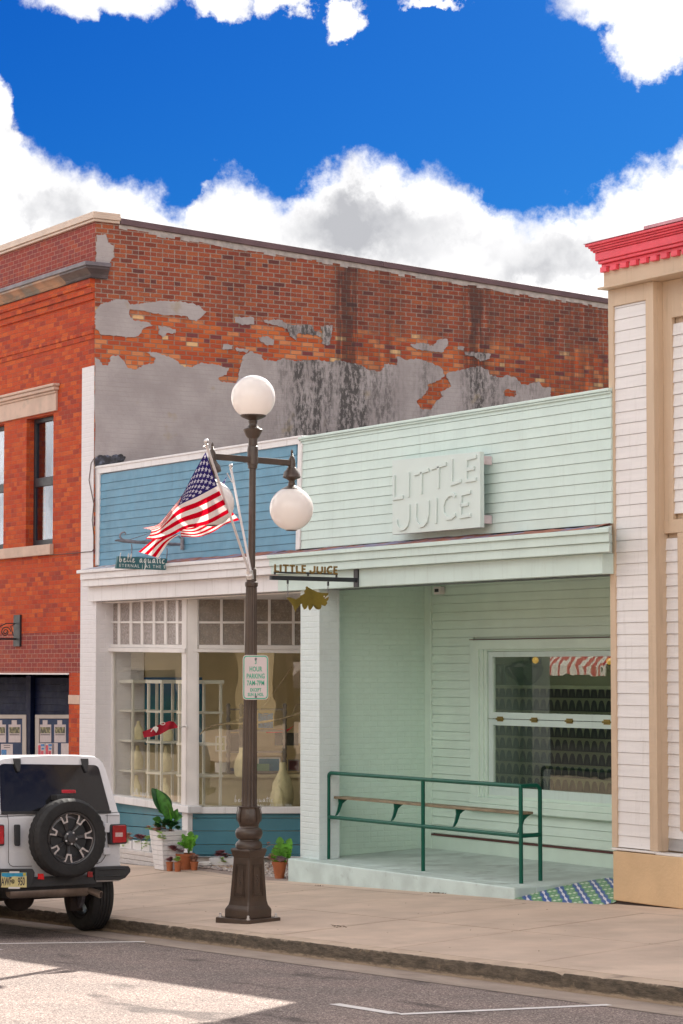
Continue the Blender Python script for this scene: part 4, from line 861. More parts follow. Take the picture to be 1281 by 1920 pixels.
# pilaster, porch side wall (square to the street; the porch floor rises gently towards the back)
YB = 5.58
zf_ = lambda y: ZP+.0435*max(0, y-3.87)
Z_ = lambda v: 2.6-(2.6-v)*.969  # porch heights scaled about the camera, following the back wall moved nearer
mb = MB(); XP_ = PY(563.5, 1400, 3.80).x; mb.prism([(XP_, 3.80, ZP), (-4.83, 3.80, ZP), (-4.83, 4.10, ZP), (XP_, 4.10, ZP)], (0, 0, zb1-ZP)); mb.build('pilaster', MB_mintp, ms)
mb = MB(); mb.box(-5.19, -5.04, 4.10, YB+.02, ZP, 3.80); mb.build('porch_side_wall', MB_mint, ms)
XC = -5.04; X1 = PY(812, 1400, YB).x
zbk = [Z_(.395)+.1145*.969*i for i in range(31)]
WX0, WX1 = PY(887, 1350, YB).x, .9
zw0, zw1 = Z_(.87), Z_(2.99)
mb = MB()
lo = [z for z in zbk if z < zw0+.02]
clap(mb, X1, WX0+.02, YB, zbk+[3.81], .013, 0); clap(mb, WX0+.02, XR, YB, lo, .013); hi = [z for z in zbk+[3.81] if z > zw1-.05]; clap(mb, WX0+.02, XR, YB, hi, .013)
mb.build('porch_cladding', mintr, ms)
mb = MB(); mb.box(XC+.002, X1-.002, YB-.03, YB+.02, .1, 3.80); mb.box(XC+.003, XR, YB-.022, YB+.02, .1, Z_(.365)); mb.box(X1, XR, YB+.021, YB+.1, .1, zw0+.1); mb.box(X1, WX0+.3, YB+.021, YB+.1, zw0+.1, 3.8); mb.box(WX0+.3, XR, YB+.021, YB+.1, zw1-.1, 3.8); mb.build('porch_trim', mintr, ms, bevel=.004)
mb = MB(); mb.box(X1, XR, YB-.034, YB, Z_(.366), Z_(.388)); mb.box(WX0-.01, XR, YB-.05, YB, zw1+.003, zw1+.012); mb.build('drip_strip', pm('dark_red_strip', (.10,.03,.03), .5), ms)
MB().box(XM+.22, XR, YS+.331, YB+.1, 3.805, 3.83).build('soffit', mintr, ms)
mb = MB(); mb.box(XR-.02, XR+.1, 3.95, YB, .1, 3.80); mb.build('porch_right_wall', mintr, ms)
# porch window
g0, g1 = Z_(1.075), Z_(2.766)
w = MB()
w.box(WX0, WX0+.18, YB-.045, YB+.02, zw0, zw1); w.box(WX0+.18, WX1, YB-.045, YB+.02, Z_(2.865), zw1); w.box(WX0-.03, WX1, YB-.085, YB+.02, zw0-.10, zw0-.02); w.box(WX0, WX1, YB-.06, YB+.02, zw0-.018, Z_(.93))
w.box(WX0+.18, WX0+.25, YB-.02, YB+.06, Z_(.93), Z_(2.865)); w.box(WX0+.25, WX0+.31, YB+.0, YB+.08, Z_(.93), Z_(2.865)); w.box(WX0+.31, WX1, YB+.0, YB+.08, Z_(2.84), Z_(2.865))
wf = w.build('window', mintr, ms, bevel=.004)
sx = WX0+.318
w = MB(); w.box(sx, sx+.09, YB+.02, YB+.07, Z_(.965), Z_(1.955)); w.box(sx+.09, WX1, YB+.02, YB+.07, Z_(1.875), Z_(1.955)); w.box(sx+.09, WX1, YB+.02, YB+.07, Z_(.965), g0); w.build('lower_sash', mint, wf, bevel=.004)
w = MB(); w.box(sx, sx+.09, YB+.02, YB+.07, Z_(1.963), Z_(2.835)); w.box(sx+.09, WX1, YB+.02, YB+.07, Z_(1.963), Z_(2.045)); w.box(sx+.09, WX1, YB+.02, YB+.07, g1, Z_(2.835)); w.build('upper_sash', mint, wf, bevel=.004)
MB().box(sx+.085, WX1, YB+.045, YB+.051, g0-.01, Z_(1.88)).build('pane', pane('porch_window_glass', (.85,.9,.85), wav=.04, boost=1.4, wsc=2.0), wf); MB().box(sx+.085, WX1, YB+.045, YB+.051, Z_(2.04), g1+.01).build('pane', bpy.data.materials['porch_window_glass'], wf)
for px in (936, 1000, 1066, 1136, 1210):
    p = PY(px, 1353, YB+.0); mb = MB(); zq = Z_(1.959); mb.tube([(p.x-.075, YB+.008, zq), (p.x+.075, YB+.008, zq)], .012, 8); mb.box(p.x-.06, p.x+.06, YB+.012, YB+.0195, zq-.03, zq+.03); mb.build('hinge', gold, wf)
# room behind: scalloped dark wall, shelf, glass bowl, lit lamps
zsf_ = PY(960, 1285, 6.66).z-.04
def scallop():
    m = bpy.data.materials.new('scalloped_wallpaper'); m.use_nodes = True; t = NT(m.node_tree); t.n.clear()
    co = t.new('ShaderNodeTexCoord').outputs['Object']; s = t.new('ShaderNodeSeparateXYZ', {0: co})
    rr = t.m('DIVIDE', s.outputs[2], .172); row = t.m('FLOOR', rr); fv = t.m('FRACT', rr); fu = t.m('FRACT', t.m('ADD', t.m('DIVIDE', s.outputs[0], .155), 0.0)); au = t.m('ABSOLUTE', t.m('SUBTRACT', fu, .5))
    arch = t.m('LESS_THAN', t.m('ADD', t.m('MULTIPLY', t.m('POWER', au, 3.0), 6.5), fv), .84); fan = t.m('LESS_THAN', t.m('ADD', t.m('MULTIPLY', au, 2.0), fv), .55); leaf = t.m('LESS_THAN', t.m('ABSOLUTE', t.m('SUBTRACT', au, .25)), .05)
    c = t.mix(arch, (.26,.27,.19), (.025,.03,.05)); c = t.mix(t.m('MULTIPLY', fan, .25), c, (.14,.15,.13)); c = t.mix(t.m('MULTIPLY', leaf, t.m('LESS_THAN', fv, .45)), c, (.03,.035,.04))
    c = t.mix(t.m('LESS_THAN', fv, .07), c, (.03,.03,.05)); c = t.mix(t.m('GREATER_THAN', s.outputs[2], zsf_), c, (.20,.22,.15))
    b = t.new('ShaderNodeBsdfPrincipled', {'Base Color': c, 'Roughness': .5}); t.new('ShaderNodeOutputMaterial', {0: b.outputs[0]}); return m
mb = MB(); mb.box(-6.0, 1.1, 6.80, 6.85, .1, 3.6); mb.build('room_wall', scallop(), ms)
mb = MB(); mb.box(-6.0, 1.1, YB+.11, 6.80, .1, .13); mb.box(-6.0, 1.1, 6.70, 6.80, 3.59, 3.6); mb.box(-6.0, 1.1, YB+.11, 5.85, 3.59, 3.6); mb.box(-6.0, -4.9, 5.85, 6.70, 3.59, 3.6); mb.box(-.3, 1.1, 5.85, 6.70, 3.59, 3.6); mb.box(-6.03, -6.0, YB+.11, 6.80, .1, 3.6); mb.build('room_lining', pm('dim_room', (.16,.17,.13), .8), ms); MB().box(-4.9, -.3, 5.85, 6.70, 3.595, 3.605).build('added_skylight', skyl_add, ms)  # overhead panel is an added daylight source for the juice room
zsf = PY(960, 1285, 6.66).z; o = MB().box(-5.95, .9, 6.55, 6.795, zsf-.04, zsf).build('room_shelf', pm('shelf_green', (.34,.36,.26), .6)); tag(o, 'long pale green shelf high on the wall inside the juice shop', 'shelf')
clr = pane('clear_vessel_glass', (.45,.5,.48), ior=1.5, boost=1.5, rough=.05)
p = PY(985, 1283, 6.67); mb = MB(); mb.lathe([(.09, zsf), (.16, zsf+.06), (.25, zsf+.17), (.27, zsf+.24), (.20, zsf+.30), (.10, zsf+.33)], (p.x, 6.67, 0), 20, fn=lambda t_, i: 1+.03*math.cos(t_*10), cap=False); tag(mb.build('glass_bowl', clr, smooth=True), 'large ribbed glass bowl on the high shelf inside the juice shop', 'bowl')
p = PY(935, 1283, 6.67); mb = MB(); mb.lathe([(.10, zsf), (.10, zsf+.20), (.085, zsf+.24), (.085, zsf+.27), (.10, zsf+.28)], (p.x, 6.67, 0), 16, cap=False); tag(mb.build('glass_jar', clr, smooth=True), 'straight glass jar beside the bowl inside the juice shop', 'jar')
lit = pm('lit_bulb', (1,.6,.15), .5, emis=((1, .45, .05), .20))
for px, py, l in ((1004, 1238, 'small lit yellow pendant lamp behind the upper pane'), (1143, 1240, 'small lit yellow pendant lamp cut off by the cream pilaster')):
    p = PY(px, py, 6.2); th = thing('pendant_lamp', (p.x, 6.2, p.z-.04), l, 'pendant lamp', 'lit pendant lamps in the juice shop')
    MB().sphere(p, .042, 14, 10).build('bulb', lit, th, smooth=True); MB().tube([(p.x, 6.2, p.z+.05), (p.x, 6.2, 3.58)], .006, 6).build('cord', black, th)
    MB().lathe([(.088, p.z-.05), (.075, p.z+.06), (.02, p.z+.07)], (p.x, 6.2, 0), 16, cap=False).build('shade', clr, th, smooth=True)
# platform
yr_ = [3.57, 3.87, YB-.02]
mb = MB(); xl_, xm_ = -5.23, -.31
mb.prism([(xl_, 3.57, ZP), (-.285, 3.57, ZP), (-.30, 3.87, ZP), (xl_, 3.87, ZP)], (0, 0, -.8))
zB_ = zf_(YB); mb.add([(-5.2, 3.872, ZP-.001), (-.30, 3.872, ZP-.001), (-.34, 5.014, zf_(5.014)), (-.35, YB-.002, zB_), (-5.039, YB-.002, zB_), (-5.2, 5.0, zf_(5.0))] + [(-5.2, 3.872, -.5), (-.30, 3.872, -.5), (-.34, 5.014, -.5), (-.35, YB-.002, -.5), (-5.039, YB-.002, -.5), (-5.2, 5.0, -.5)],
       [(0,1,2,3,4,5), (0,6,7,1), (1,7,8,2), (2,8,9,3), (3,9,10,4), (4,10,11,5), (5,11,6,0)])
o = mb.build('platform', [mintf, mintc], ms, bevel=.016, seg=3)
for p_ in o.data.polygons: p_.material_index = 0 if p_.normal.z > .5 else 1
def zt(x, y):
    q = max(0, min(1, (y-3.57)/1.45)); a = zs(x, 3.57)+.006; return a+(zf_(5.02)-.001-a)*(1-(1-q)**1.5)
rows = []
for i in range(14):
    y = 3.572+1.9*i/13; rows.append([(-.345+(XR+.345)*j/8, y, min(zt(-.3, y)+.0*j, zf_(max(y, 5.02))-.002)+.02*(j/8)*(1-i/13)) for j in range(9)])
tm = tile_mat(); o = MB().grid(rows).build('tiled_ramp', tm); tag(o, kind='structure')

# small outlet box under the ledge
p = PY(821, 1107, YB-.05); p = PY(821, 1107, 5.5)
ob = thing('wall_outlet', (p.x, YB-.1, p.z), 'small cream electrical box high on the porch wall', 'electrical box'); a = PY(813, 1100, YB-.09); b = PY(826, 1114, YB-.09)
MB().box(a.x, b.x, YB-.09, YB-.02, b.z, a.z).build('cover', cream, ob, bevel=.008); mb = MB(); mb.box(a.x+.03, a.x+.085, YB-.094, YB-.09, b.z+.03, a.z-.03); mb.box(a.x+.09, a.x+.12, YB-.094, YB-.09, b.z+.03, a.z-.03); mb.build('socket', black, ob)

# ---- raised sign board
sg = thing('sign_board', (-2.6, 3.72, 4.3), 'square mint sign board with raised letters on the mint cladding', 'sign')
YF = 3.66
def cs(l): return [(700+x/4.927, 820+y/4.927) for x, y in l]
mb = MB(); mb.prism([PY(x, y, YF) for x, y in cs([(175,213),(985,130),(988,832),(176,900)])], (0, .06, 0)); mb.build('panel', mintg, sg, bevel=.004)
mb = MB()
L_ = [[(198,352),(196,568),(282,552)], [(333,322),(331,552)], [(382,342),(520,300)], [(451,321),(448,524)], [(540,288),(680,246)], [(609,267),(605,472)], [(732,200),(728,432),(816,402)], [(957,178),(868,200),(864,402),(957,386)], [(866,300),(940,282)],
      [(336,620),(334,760),(318,815),(290,843),(258,850),(232,832),(222,800),(221,762)], [(400,610),(397,735),(408,790),(436,820),(470,812),(500,775),(512,715),(516,582)], [(588,562),(583,796)], [(765,548),(742,524),(705,532),(668,575),(650,640),(655,705),(684,748),(728,745),(765,712)],
      [(905,505),(817,526),(813,735),(905,718)], [(815,630),(885,614)]]
for l in L_: mb.ribbon([PY(x, y, YF) for x, y in cs(l)], .042, (0,-1,0), .018)
mb.build('raised_letters', mintg, sg, bevel=.003)
mb = MB()
for x, y in ((908, 862), (908, 973)):
    a = PY(x-6, y-7, YF+.05); b = PY(x+3, y+8, YF+.05); mb.box(a.x+.02, a.x+.035, YF+.062, YS-.02, b.z, a.z); mb.box(a.x-.08, a.x+.055, YF+.061, YF+.07, b.z, a.z)
mb.build('bracket', pm('pink_primer', (.60,.50,.52), .6), sg, bevel=.004)
mb = MB(); a = PY(745, 900, 3.75); 
xa_, xb_ = PY(745, 900, 3.8).x, PY(895, 900, 3.8).x
for z in (4.40, 5.0): mb.box(xa_, xb_, YF+.062, YS-.02, z, z+.05)
mb.build('batten', mintg, sg)

# ---- projecting bracket sign with fish
p0 = PY(667, 1085, 3.70); XB_ = p0.x
def c6(l): return [(490+x/6.1, 1020+y/6.1) for x, y in l]
fs = thing('bracket_sign', (XB_, 3.70, p0.z), 'gold lettered bracket sign with a gold fish hanging over the pavement', 'sign')
mb = MB(); a = PX(1075/6.1+490, 1020+290/6.1, XB_); b = PX(1075/6.1+490, 1020+495/6.1, XB_); mb.box(XB_-.05, XB_+.05, 3.70, 3.72, b.z, a.z); A_ = PX(*c6([(105,385)])[0], XB_); B_ = PX(*c6([(1060,412)])[0], XB_)
mb.bar(A_, (XB_, 3.71, B_.z), .05, PX(520,1080,XB_).z-PX(520,1088,XB_).z)
for q in ([(155,350),(155,325)], [(535,368),(535,340)], [(860,380),(860,342)], [(303,410),(303,455)], [(765,430),(765,480)]):
    u_, v_ = [PX(*z_, XB_) for z_ in c6(q)]; mb.tube([u_, v_], .014, 6)
mb.bar(PX(*c6([(145,322)])[0], XB_), PX(*c6([(872,346)])[0], XB_), .02, .018)
mb.build('bracket', black, fs, bevel=.002)
mb = MB()
for l in ([(155,232),(155,310),(198,315)], [(218,235),(218,318)], [(245,242),(308,246)], [(277,245),(277,320)], [(322,247),(380,250)], [(351,250),(351,324)], [(403,248),(403,322),(445,326)], [(505,252),(467,250),(467,325),(505,328)], [(467,287),(500,289)],
          [(607,252),(606,310),(592,328),(572,330),(560,318),(558,300)], [(638,256),(637,310),(652,331),(675,332),(692,312),(694,258)], [(725,260),(724,334)], [(808,268),(795,260),(775,262),(758,280),(754,305),(766,328),(785,336),(802,330)], [(866,264),(832,264),(832,338),(866,340)], [(832,300),(862,301)]):
    mb.ribbon([PX(x, y, XB_+.008) for x, y in c6(l)], .022, (1,0,0), .014)
mb.build('letters', goldl, fs)
fish = c6([(290,612),(330,610),(400,632),(445,606),(450,590),(475,580),(500,565),(495,540),(515,512),(513,492),(524,484),(545,500),(590,524),(640,548),(690,558),(740,560),(772,562),(766,580),(742,600),(738,612),(752,606),(775,603),(768,640),(750,655),(756,680),(732,710),(705,702),(692,688),(690,715),(680,740),(655,750),(630,742),(612,722),(598,700),(590,720),(572,745),(558,758),(545,740),(540,705),(535,690),(528,718),(512,742),(490,750),(488,735),(475,715),(470,680),(452,688),(430,715),(405,745),(395,775),(382,752),(370,715),(350,680),(325,650)])
mb = MB(); mb.prism([PX(x, y, XB_+.008) for x, y in fish], (-.012, 0, 0)); mb.build('fish', gold, fs)
mb = MB(); mb.prism([PX(x, y, XB_+.0105) for x, y in c6([(712,598),(722,590),(730,598),(724,608),(715,606)])], (-.002, 0, 0)); mb.ribbon([PX(x, y, XB_+.0085) for x, y in c6([(770,598),(745,610),(728,622)])], .010, (1,0,0), .002); mb.build('fish_eye', cream, fs)
mb = MB()
for q in ([(303,455),(303,612)], [(765,480),(765,562)]):
    u_, v_ = [PX(*z_, XB_) for z_ in c6(q)]; k_ = int((u_-v_).length/.035)
    for i in range(k_):
        cc = u_.lerp(v_, (i+.5)/k_); r_ = .019; pts_ = [(cc+Vector((0, .009*math.cos(a), r_*math.sin(a))) if i % 2 == 0 else cc+Vector((.009*math.cos(a), 0, r_*math.sin(a)))) for a in [j*math.pi/5 for j in range(11)]]; mb.tube(pts_, .003, 4, caps=False)
mb.build('chain', iron, fs)

# ---- belle aquatic hanging board
p0 = PY(341, 1018, 3.82); XQ = p0.x
def c7(l): return [(200+x/8.006, 990+y/8.006) for x, y in l]
hs = thing('hanging_sign', (XQ, 3.82, p0.z), 'teal hanging board with white script on a scrolled grey bracket', 'sign')
mb = MB(); mb.prism([PX(x, y, XQ+.025) for x, y in c7([(175,422),(917,458),(888,632),(145,605)])], (-.05, 0, 0)); mb.build('board', pm('teal_sign_board', (.035,.125,.14), .5, .05, 5), hs, bevel=.003)
mb = MB(); u0 = PX(*c7([(190,512)])[0], XQ+.026); u1 = PX(*c7([(880,535)])[0], XQ+.026); xd = (u1-u0).normalized(); L0 = cursive(MB(), 'belle aquatic', u0, xd, Vector((0,0,1)), 1.0, .1, (1,0,0), .001)
cursive(mb, 'belle aquatic', u0, xd, Vector((0,0,1)), (u1-u0).length/L0, .012, (1,0,0), .002); mb.build('lettering', wl, hs)
a_, b_ = PX(*c7([(285,568)])[0], XQ+.026), PX(*c7([(875,585)])[0], XQ+.026)
textmesh('ETERNAL | AS THE SEA', .062, wl, hs, (a_+b_)/2, xd, (0,0,1), ext=.001, sp=1.35, xs=.98)
mb = MB(); T_ = lambda l, r_: mb.tube([PX(x, y, XQ) for x, y in c7(l)], r_, 7)
T_([(125,190),(170,185),(300,195),(450,212),(640,218),(900,238),(1100,245)], [.008,.016,.028,.024,.022,.022,.022]); T_([(300,190),(350,175),(640,80),(900,10),(1110,140)], .005)
T_([(280,105),(288,80),(270,65),(235,68),(205,95),(200,130),(225,165),(260,180)], [.006,.009,.012,.013,.014,.015,.016,.016]); T_([(1100,160),(1105,130)], .01)
for xx in (375, 905): T_([(xx, 240 if xx < 500 else 300), (xx+5, 300 if xx < 500 else 345), (xx-3, 425 if xx < 500 else 455)], .008)
a_ = PX(*c7([(1118,140)])[0], XQ); b_ = PX(*c7([(1118,325)])[0], XQ); mb.box(XQ-.035, XQ+.035, 3.815, 3.835, b_.z, a_.z); mb.build('bracket', iron, hs)

# ================================================================ CREAM BUILDING WITH RED CORNICE
cbd = thing('cream_building', (4, 3.9, 0), 'cream clapboard building with tan trim and a bright red dentil cornice', 'building')
X0c, FX = 1.075, 9.0; F = 3.90; Rw = 4.03
pxs = lambda px, y, Y=F: PY(px, y, Y).x
s0, s1, p1 = 1.165, pxs(1219, 1200), pxs(1234.5, 1300)
mb = MB(); zz = [.715+.1255*i for i in range(48)]; zz = [z for z in zz if z < 6.50]+[6.515]
clap(mb, s0-.01, s1+.01, F, zz, .010); clap(mb, p1+.0, FX, Rw, [z for z in zz if z < .95], .016); clap(mb, 1.99, FX, Rw, [z for z in zz if z > 4.12 and z < 6.3], .016); 
clap(mb, p1-.0, p1+.25, Rw, [z for z in zz if z < 4.05], .016)
mb.build('cladding', pink, cbd)
mb = MB(); mb.box(X0c, s0, F-.025, F+.03, .71, 6.70); mb.box(s1, p1, F-.025, F+.03, .71, 6.70); mb.box(s0, s1, F-.025, F+.03, 6.517, 6.70); mb.box(p1-.03, p1+.001, F+.03, Rw+.02, .71, 6.70)
mb.box(p1+.002, 1.99, Rw-.03, Rw+.02, 4.05, 6.70); mb.box(1.99, FX, Rw-.03, Rw+.02, 6.30, 6.70); mb.box(p1+.002, FX, Rw-.035, Rw+.03, 4.03, 4.17)
wx0, wx1 = 2.06, 2.22
mb.box(wx0, wx1, Rw-.035, Rw+.03, .93, 4.028); mb.box(wx1, FX, Rw-.035, Rw+.03, 3.80, 4.028); mb.box(wx1, FX, Rw-.035, Rw+.03, .87, .97)
mb.build('trim', tan, cbd, bevel=.004)
mb = MB(); mb.box(wx1, FX, Rw-.02, Rw+.03, .975, 3.798); mb.box(wx1-.02, FX, Rw-.08, Rw+.0, .972, 1.01); mb.build('window', black, cbd)
MB().box(wx1+.08, FX, Rw-.022, Rw-.02, 1.1, 3.72).build('pane', jglass, cbd)
mb = MB(); mb.prism([(1.14, F-.065, .155), (FX, F-.065, .155), (FX, F+.3, .155), (1.14, F+.3, .155)], (0, 0, .525)); mb.build('plinth', tan2, cbd, bevel=.012)
mb = MB(); mb.box(1.12, p1+.02, F-.07, F+.0, .69, .708); mb.box(p1+.0, FX, F-.06, Rw, .681, .70); mb.build('plinth_flashing', cream, cbd, bevel=.003)
mb = MB(); mb.box(1.16, FX, F-.04, F+.3, -.1, .155); mb.build('footing', MT['joint_dirt'], cbd)
FF = 3.80
z_ = lambda px, y, Y: PY(px, y, Y).z
fx = PY(1132, 515, FF).x; zf0 = z_(1132, 541, FF); zf1 = z_(1132, 503, FF)
mb = MB(); mb.box(fx, FX, FF, F+.3, zf0+.012, zf1); mb.box(fx-.05, FX, FF-.05, F+.3, zf0-.012, zf0+.010); mb.build('frieze', tan, cbd, bevel=.004)
mb = MB(); zc_ = zf1; 
mb.box(fx-.015, FX, FF-.02, F+.3, zc_+.005, zc_+.04)
mb.box(fx-.03, FX, FF-.055, F+.3, zc_+.041, zc_+.075); mb.box(fx-.055, FX, FF-.075, F+.3, zc_+.076, zc_+.165)
mb.box(fx-.07, FX, FF-.095, F+.3, zc_+.166, zc_+.185); mb.box(fx-.09, FX, FF-.115, F+.3, zc_+.186, zc_+.21); mb.box(fx-.10, FX, FF-.135, F+.3, zc_+.211, zc_+.232); mb.box(fx-.125, FX, FF-.16, F+.3, zc_+.233, zc_+.262)
mb.build('cornice', red, cbd, bevel=.008)
mb = MB(); i = 0
while fx+.17*i < FX-.1: MB().box(fx+.17*i+.0, fx+.17*i+.105, FF-.05, FF-.001, zc_-.052, zc_+.004).build('dentil', red, cbd, bevel=.004); i += 1
mb = MB(); mb.box(fx-.135, 2.0, FF-.17, F+.3, zc_+.263, zc_+.268); mb.box(2.0, FX, FF-.17, F+.3, zc_+.268, zc_+.30); mb.build('coping', pm('pinkish_metal', (.55,.25,.30), .4), cbd)
mb = MB(); mb.box(X0c+.01, FX, Rw+.032, 18, -.2, 6.69); mb.box(X0c+.01, p1-.01, F+.031, Rw+.031, -.2, 6.69); mb.build('wall', tan, cbd)

# ================================================================ ACROSS THE STREET (seen only in reflections; its sunlit front also lights the shade)
ob_ = thing('tan_brick_building', (20, -16.6, 0), 'tan brick arcaded building across the street, seen in reflections', 'building')
def archwall(mb, x0, x1, z0, z1, y, cx_, r, zs_):
    pts_ = [(cx_-r, z0)] + [(cx_+r*math.cos(a), zs_+r*math.sin(a)) for a in [math.pi-math.pi*i/16 for i in range(17)]] + [(cx_+r, z0)]
    mb.box(x0, cx_-r, y-.4, y, z0, zs_); mb.box(cx_+r, x1, y-.4, y, z0, zs_)
    top_ = [(cx_-r, zs_)]+pts_[1:-1]; 
    for (a, b), (c, d) in zip(pts_[1:-1], pts_[2:-1]): mb.prism([(a, y-.4, b), (c, y-.4, d), (c, y-.4, z1), (a, y-.4, z1)], (0, .4, 0))
    mb.box(x0, cx_-r, y-.4, y, zs_, z1); mb.box(cx_+r, x1, y-.4, y, zs_, z1)
mb = MB()
for i in range(5): archwall(mb, 6+6*i, 12+6*i, .3, 7.5, -16.6, 9+6*i, 2.3, 2.6)
mb.build('wall', MB_tan, ob_); MB().box(6, 36, -17.2, -17.0, .3, 7.4).build('glazing', jglass, ob_)
o2 = thing('row_building', (-20, -16.6, 0), 'long tan fronted row across the street with striped awnings, seen in reflections', 'building')
mb = MB(); wallgrid(mb, -70, 5.9, -2.5, 6.5, -17.0, -16.6, [(-66+8*i, -61+8*i, -.3, 2.6) for i in range(9)]+[(-66+4*i, -64.6+4*i, 3.9, 5.6) for i in range(17)]); mb.build('wall', MB_dim, o2)
MB().box(-70, 5.9, -17.4, -17.2, -2, 6.4).build('glazing', jglass, o2)
st = bpy.data.materials.new('striped_awning'); st.use_nodes = True; t = NT(st.node_tree); t.n.clear(); co = t.new('ShaderNodeTexCoord').outputs['Object']; s = t.new('ShaderNodeSeparateXYZ', {0: co})
c = t.mix(t.m('LESS_THAN', t.m('FRACT', t.m('DIVIDE', s.outputs[0], .36)), .5), (.45,.40,.38), (.30,.012,.02)); b = t.new('ShaderNodeBsdfPrincipled', {'Base Color': c, 'Roughness': .8}); t.new('ShaderNodeOutputMaterial', {0: b.outputs[0]})
aw = thing('striped_awning', (-30, -16.6, 2.5), 'red and white striped awning across the street, seen in reflections', 'awning')
mb = MB(); xa, xb2 = -36.5, -27.6; mb.prism([(xa, -16.58, 4.3), (xa, -14.9, 2.70), (xa, -14.9, 2.45), (xa, -14.95, 2.45), (xa, -14.95, 2.66), (xa, -16.58, 4.2)], (xb2-xa, 0, 0)); mb.build('canopy', st, aw)
# ================================================================ STREET LAMP
def PG(x, y, off=0.):
    r = ray(x, y); a = CAM.z-(.0111+.03314*CAM.x+.015*(CAM.y+.62)); b = .03314*r.x+.015*r.y-r.z; t_ = a/b
    for _ in range(12): p = CAM+r*t_; t_ += (p.z-zs(p.x, p.y)-off)/b
    return CAM + r*t_
LC = PG(463.5, 1733)+Vector((-.28, .17, 0)); LC.z = zs(LC.x, LC.y)
DL = (LC-CAM).dot(FD); KL = DL/4540; YB0 = 1719.5
tilt = Matrix.Rotation(.0075, 4, FD.normalized())      # the post leans a little to the right
LM = Matrix.Translation(LC) @ tilt
lamp = thing('street_lamp', LC, 'brown fluted street lamp with three white globes at the kerb', 'street lamp', mat=LM)
zl = lambda y: (YB0-y)*KL*1.0062
A45 = math.atan2(CAM.y-LC.y, CAM.x-LC.x)
def LP(mb, prof, **k): mb.lathe([(w/2*KL, zl(y)) for w, y in prof], **k); return mb
mb = MB(); s2_ = .335
mb.lathe([(s2_, -.02), (s2_, .045)], n=4, rot=A45); mb.build('base_plate', bronze, lamp, local=True, bevel=.006)
mb = MB(); q = [(89,1712),(89,1697),(86,1694),(76,1688),(71,1680),(69,1670),(59,1606),(58.5,1600),(63,1597),(66,1592),(70,1588),(70,1585),(60,1583)]
LP(mb, q, n=4, rot=A45); mb.build('pedestal', bronze, lamp, local=True, bevel=.012, seg=2)
mb = MB()
for k in range(4):
    a0, a1 = A45+k*math.pi/2, A45+(k+1)*math.pi/2
    def fp(u_, y):      # point on a pedestal face
        w = 69+(59-69)*(1670-y)/64.; r_ = w/2*KL*1.004; P_ = Vector((math.cos(a0), math.sin(a0), 0))*r_; Q_ = Vector((math.cos(a1), math.sin(a1), 0))*r_; v_ = P_.lerp(Q_, u_); v_.z = zl(y); return v_
    nn = Vector((math.cos((a0+a1)/2), math.sin((a0+a1)/2), .08))
    for u0, u1, ya, yb in ((.22,.78,1612,1672),(.30,.70,1617,1666)): mb.ribbon([fp(u0,ya),fp(u1,ya),fp(u1,yb),fp(u0,yb)], .007, nn, .006, closed=True)
    for ya in (1615.5, 1668.5): mb.ribbon([fp(.28,ya),fp(.72,ya)], .008, nn, .008)
    for j, (du, y) in enumerate([(0,1634),(.04,1638),(-.03,1642),(.02,1646),(0,1650)]): mb.sphere(fp(.5+du, y), .009, 6, 4)
    for j in range(9): mb.sphere(fp(.26, 1618+6*j), .005, 5, 3); mb.sphere(fp(.74, 1618+6*j), .005, 5, 3)
mb.build('pedestal_ornament', bronze, lamp, local=True)
for k in range(4):
    a = A45+math.pi/2*k; MB().lathe([(.022, .04), (.022, .058), (.013, .06), (.013, .085), (.008, .088)], (.285*math.cos(a), .285*math.sin(a), 0), 6).build('bolt', silver, lamp, local=True)
mb = MB()
LP(mb, [(34,1586),(50,1583),(51,1578),(48,1573),(41,1570),(38,1568.5),(38,1567),(44,1566),(50,1561),(52,1556),(50.5,1551),(45,1547),(39,1545.5),(36,1544),(36,1542),(38,1540)], n=32); mb.build('base_rings', bronze, lamp, local=True, smooth=True, ang=60)
mb = MB(); LP(mb, [(34,1541),(38,1539),(43,1533),(45,1528),(44.5,1520),(41,1512),(39,1509),(43,1506.5),(40,1506)], n=32, fn=lambda t_, i: 1+(.045*math.cos(8*t_) if 1 < i < 8 else 0)); mb.build('leaf_vase', bronze, lamp, local=True, smooth=True, ang=60)
mb = MB()
for k in range(8):
    a = 2*math.pi*k/8+.2; pr_ = [(43,1534),(45.6,1528),(45,1519),(41,1511),(43.5,1507)]
    mb.ribbon([((w/2*KL+.002)*math.cos(a), (w/2*KL+.002)*math.sin(a), zl(y)) for w, y in pr_], .012, (math.cos(a), math.sin(a), 0), .006)
mb.build('leaf_ribs', bronze, lamp, local=True)
mb = MB(); LP(mb, [(30,1508)]+[(29.5-8.5*i/20, 1507-(1507-1096)*i/20) for i in range(21)], n=96, fn=lambda t_, i: 1-.075*abs(math.sin(8*t_))**.6 if True else 1); mb.build('fluted_shaft', bronze, lamp, local=True, smooth=True, ang=25)
mb = MB(); LP(mb, [(20,1096),(24,1095),(25,1091),(24,1087),(19,1086),(18.5,1064),(17,1062),(14,1060),(14,1040),(13,873),(18,872),(18.5,866),(20.5,865),(21,838),(19.5,831),(17.5,830),(18,816),(25,812),(31,806),(36,801),(37,799),(34,797),(24,795.5),(21,793),(17,790),(16,786),(18,784),(17,782)], n=28); mb.build('upper_shaft', bronze, lamp, local=True, smooth=True, ang=35)
mb = MB(); LP(mb, [(15,784),(17,781),(28,778.5),(40,776),(50,773),(50,771)], n=28, cap=False); mb.build('globe_holder', bronze, lamp, local=True, smooth=True, ang=35)
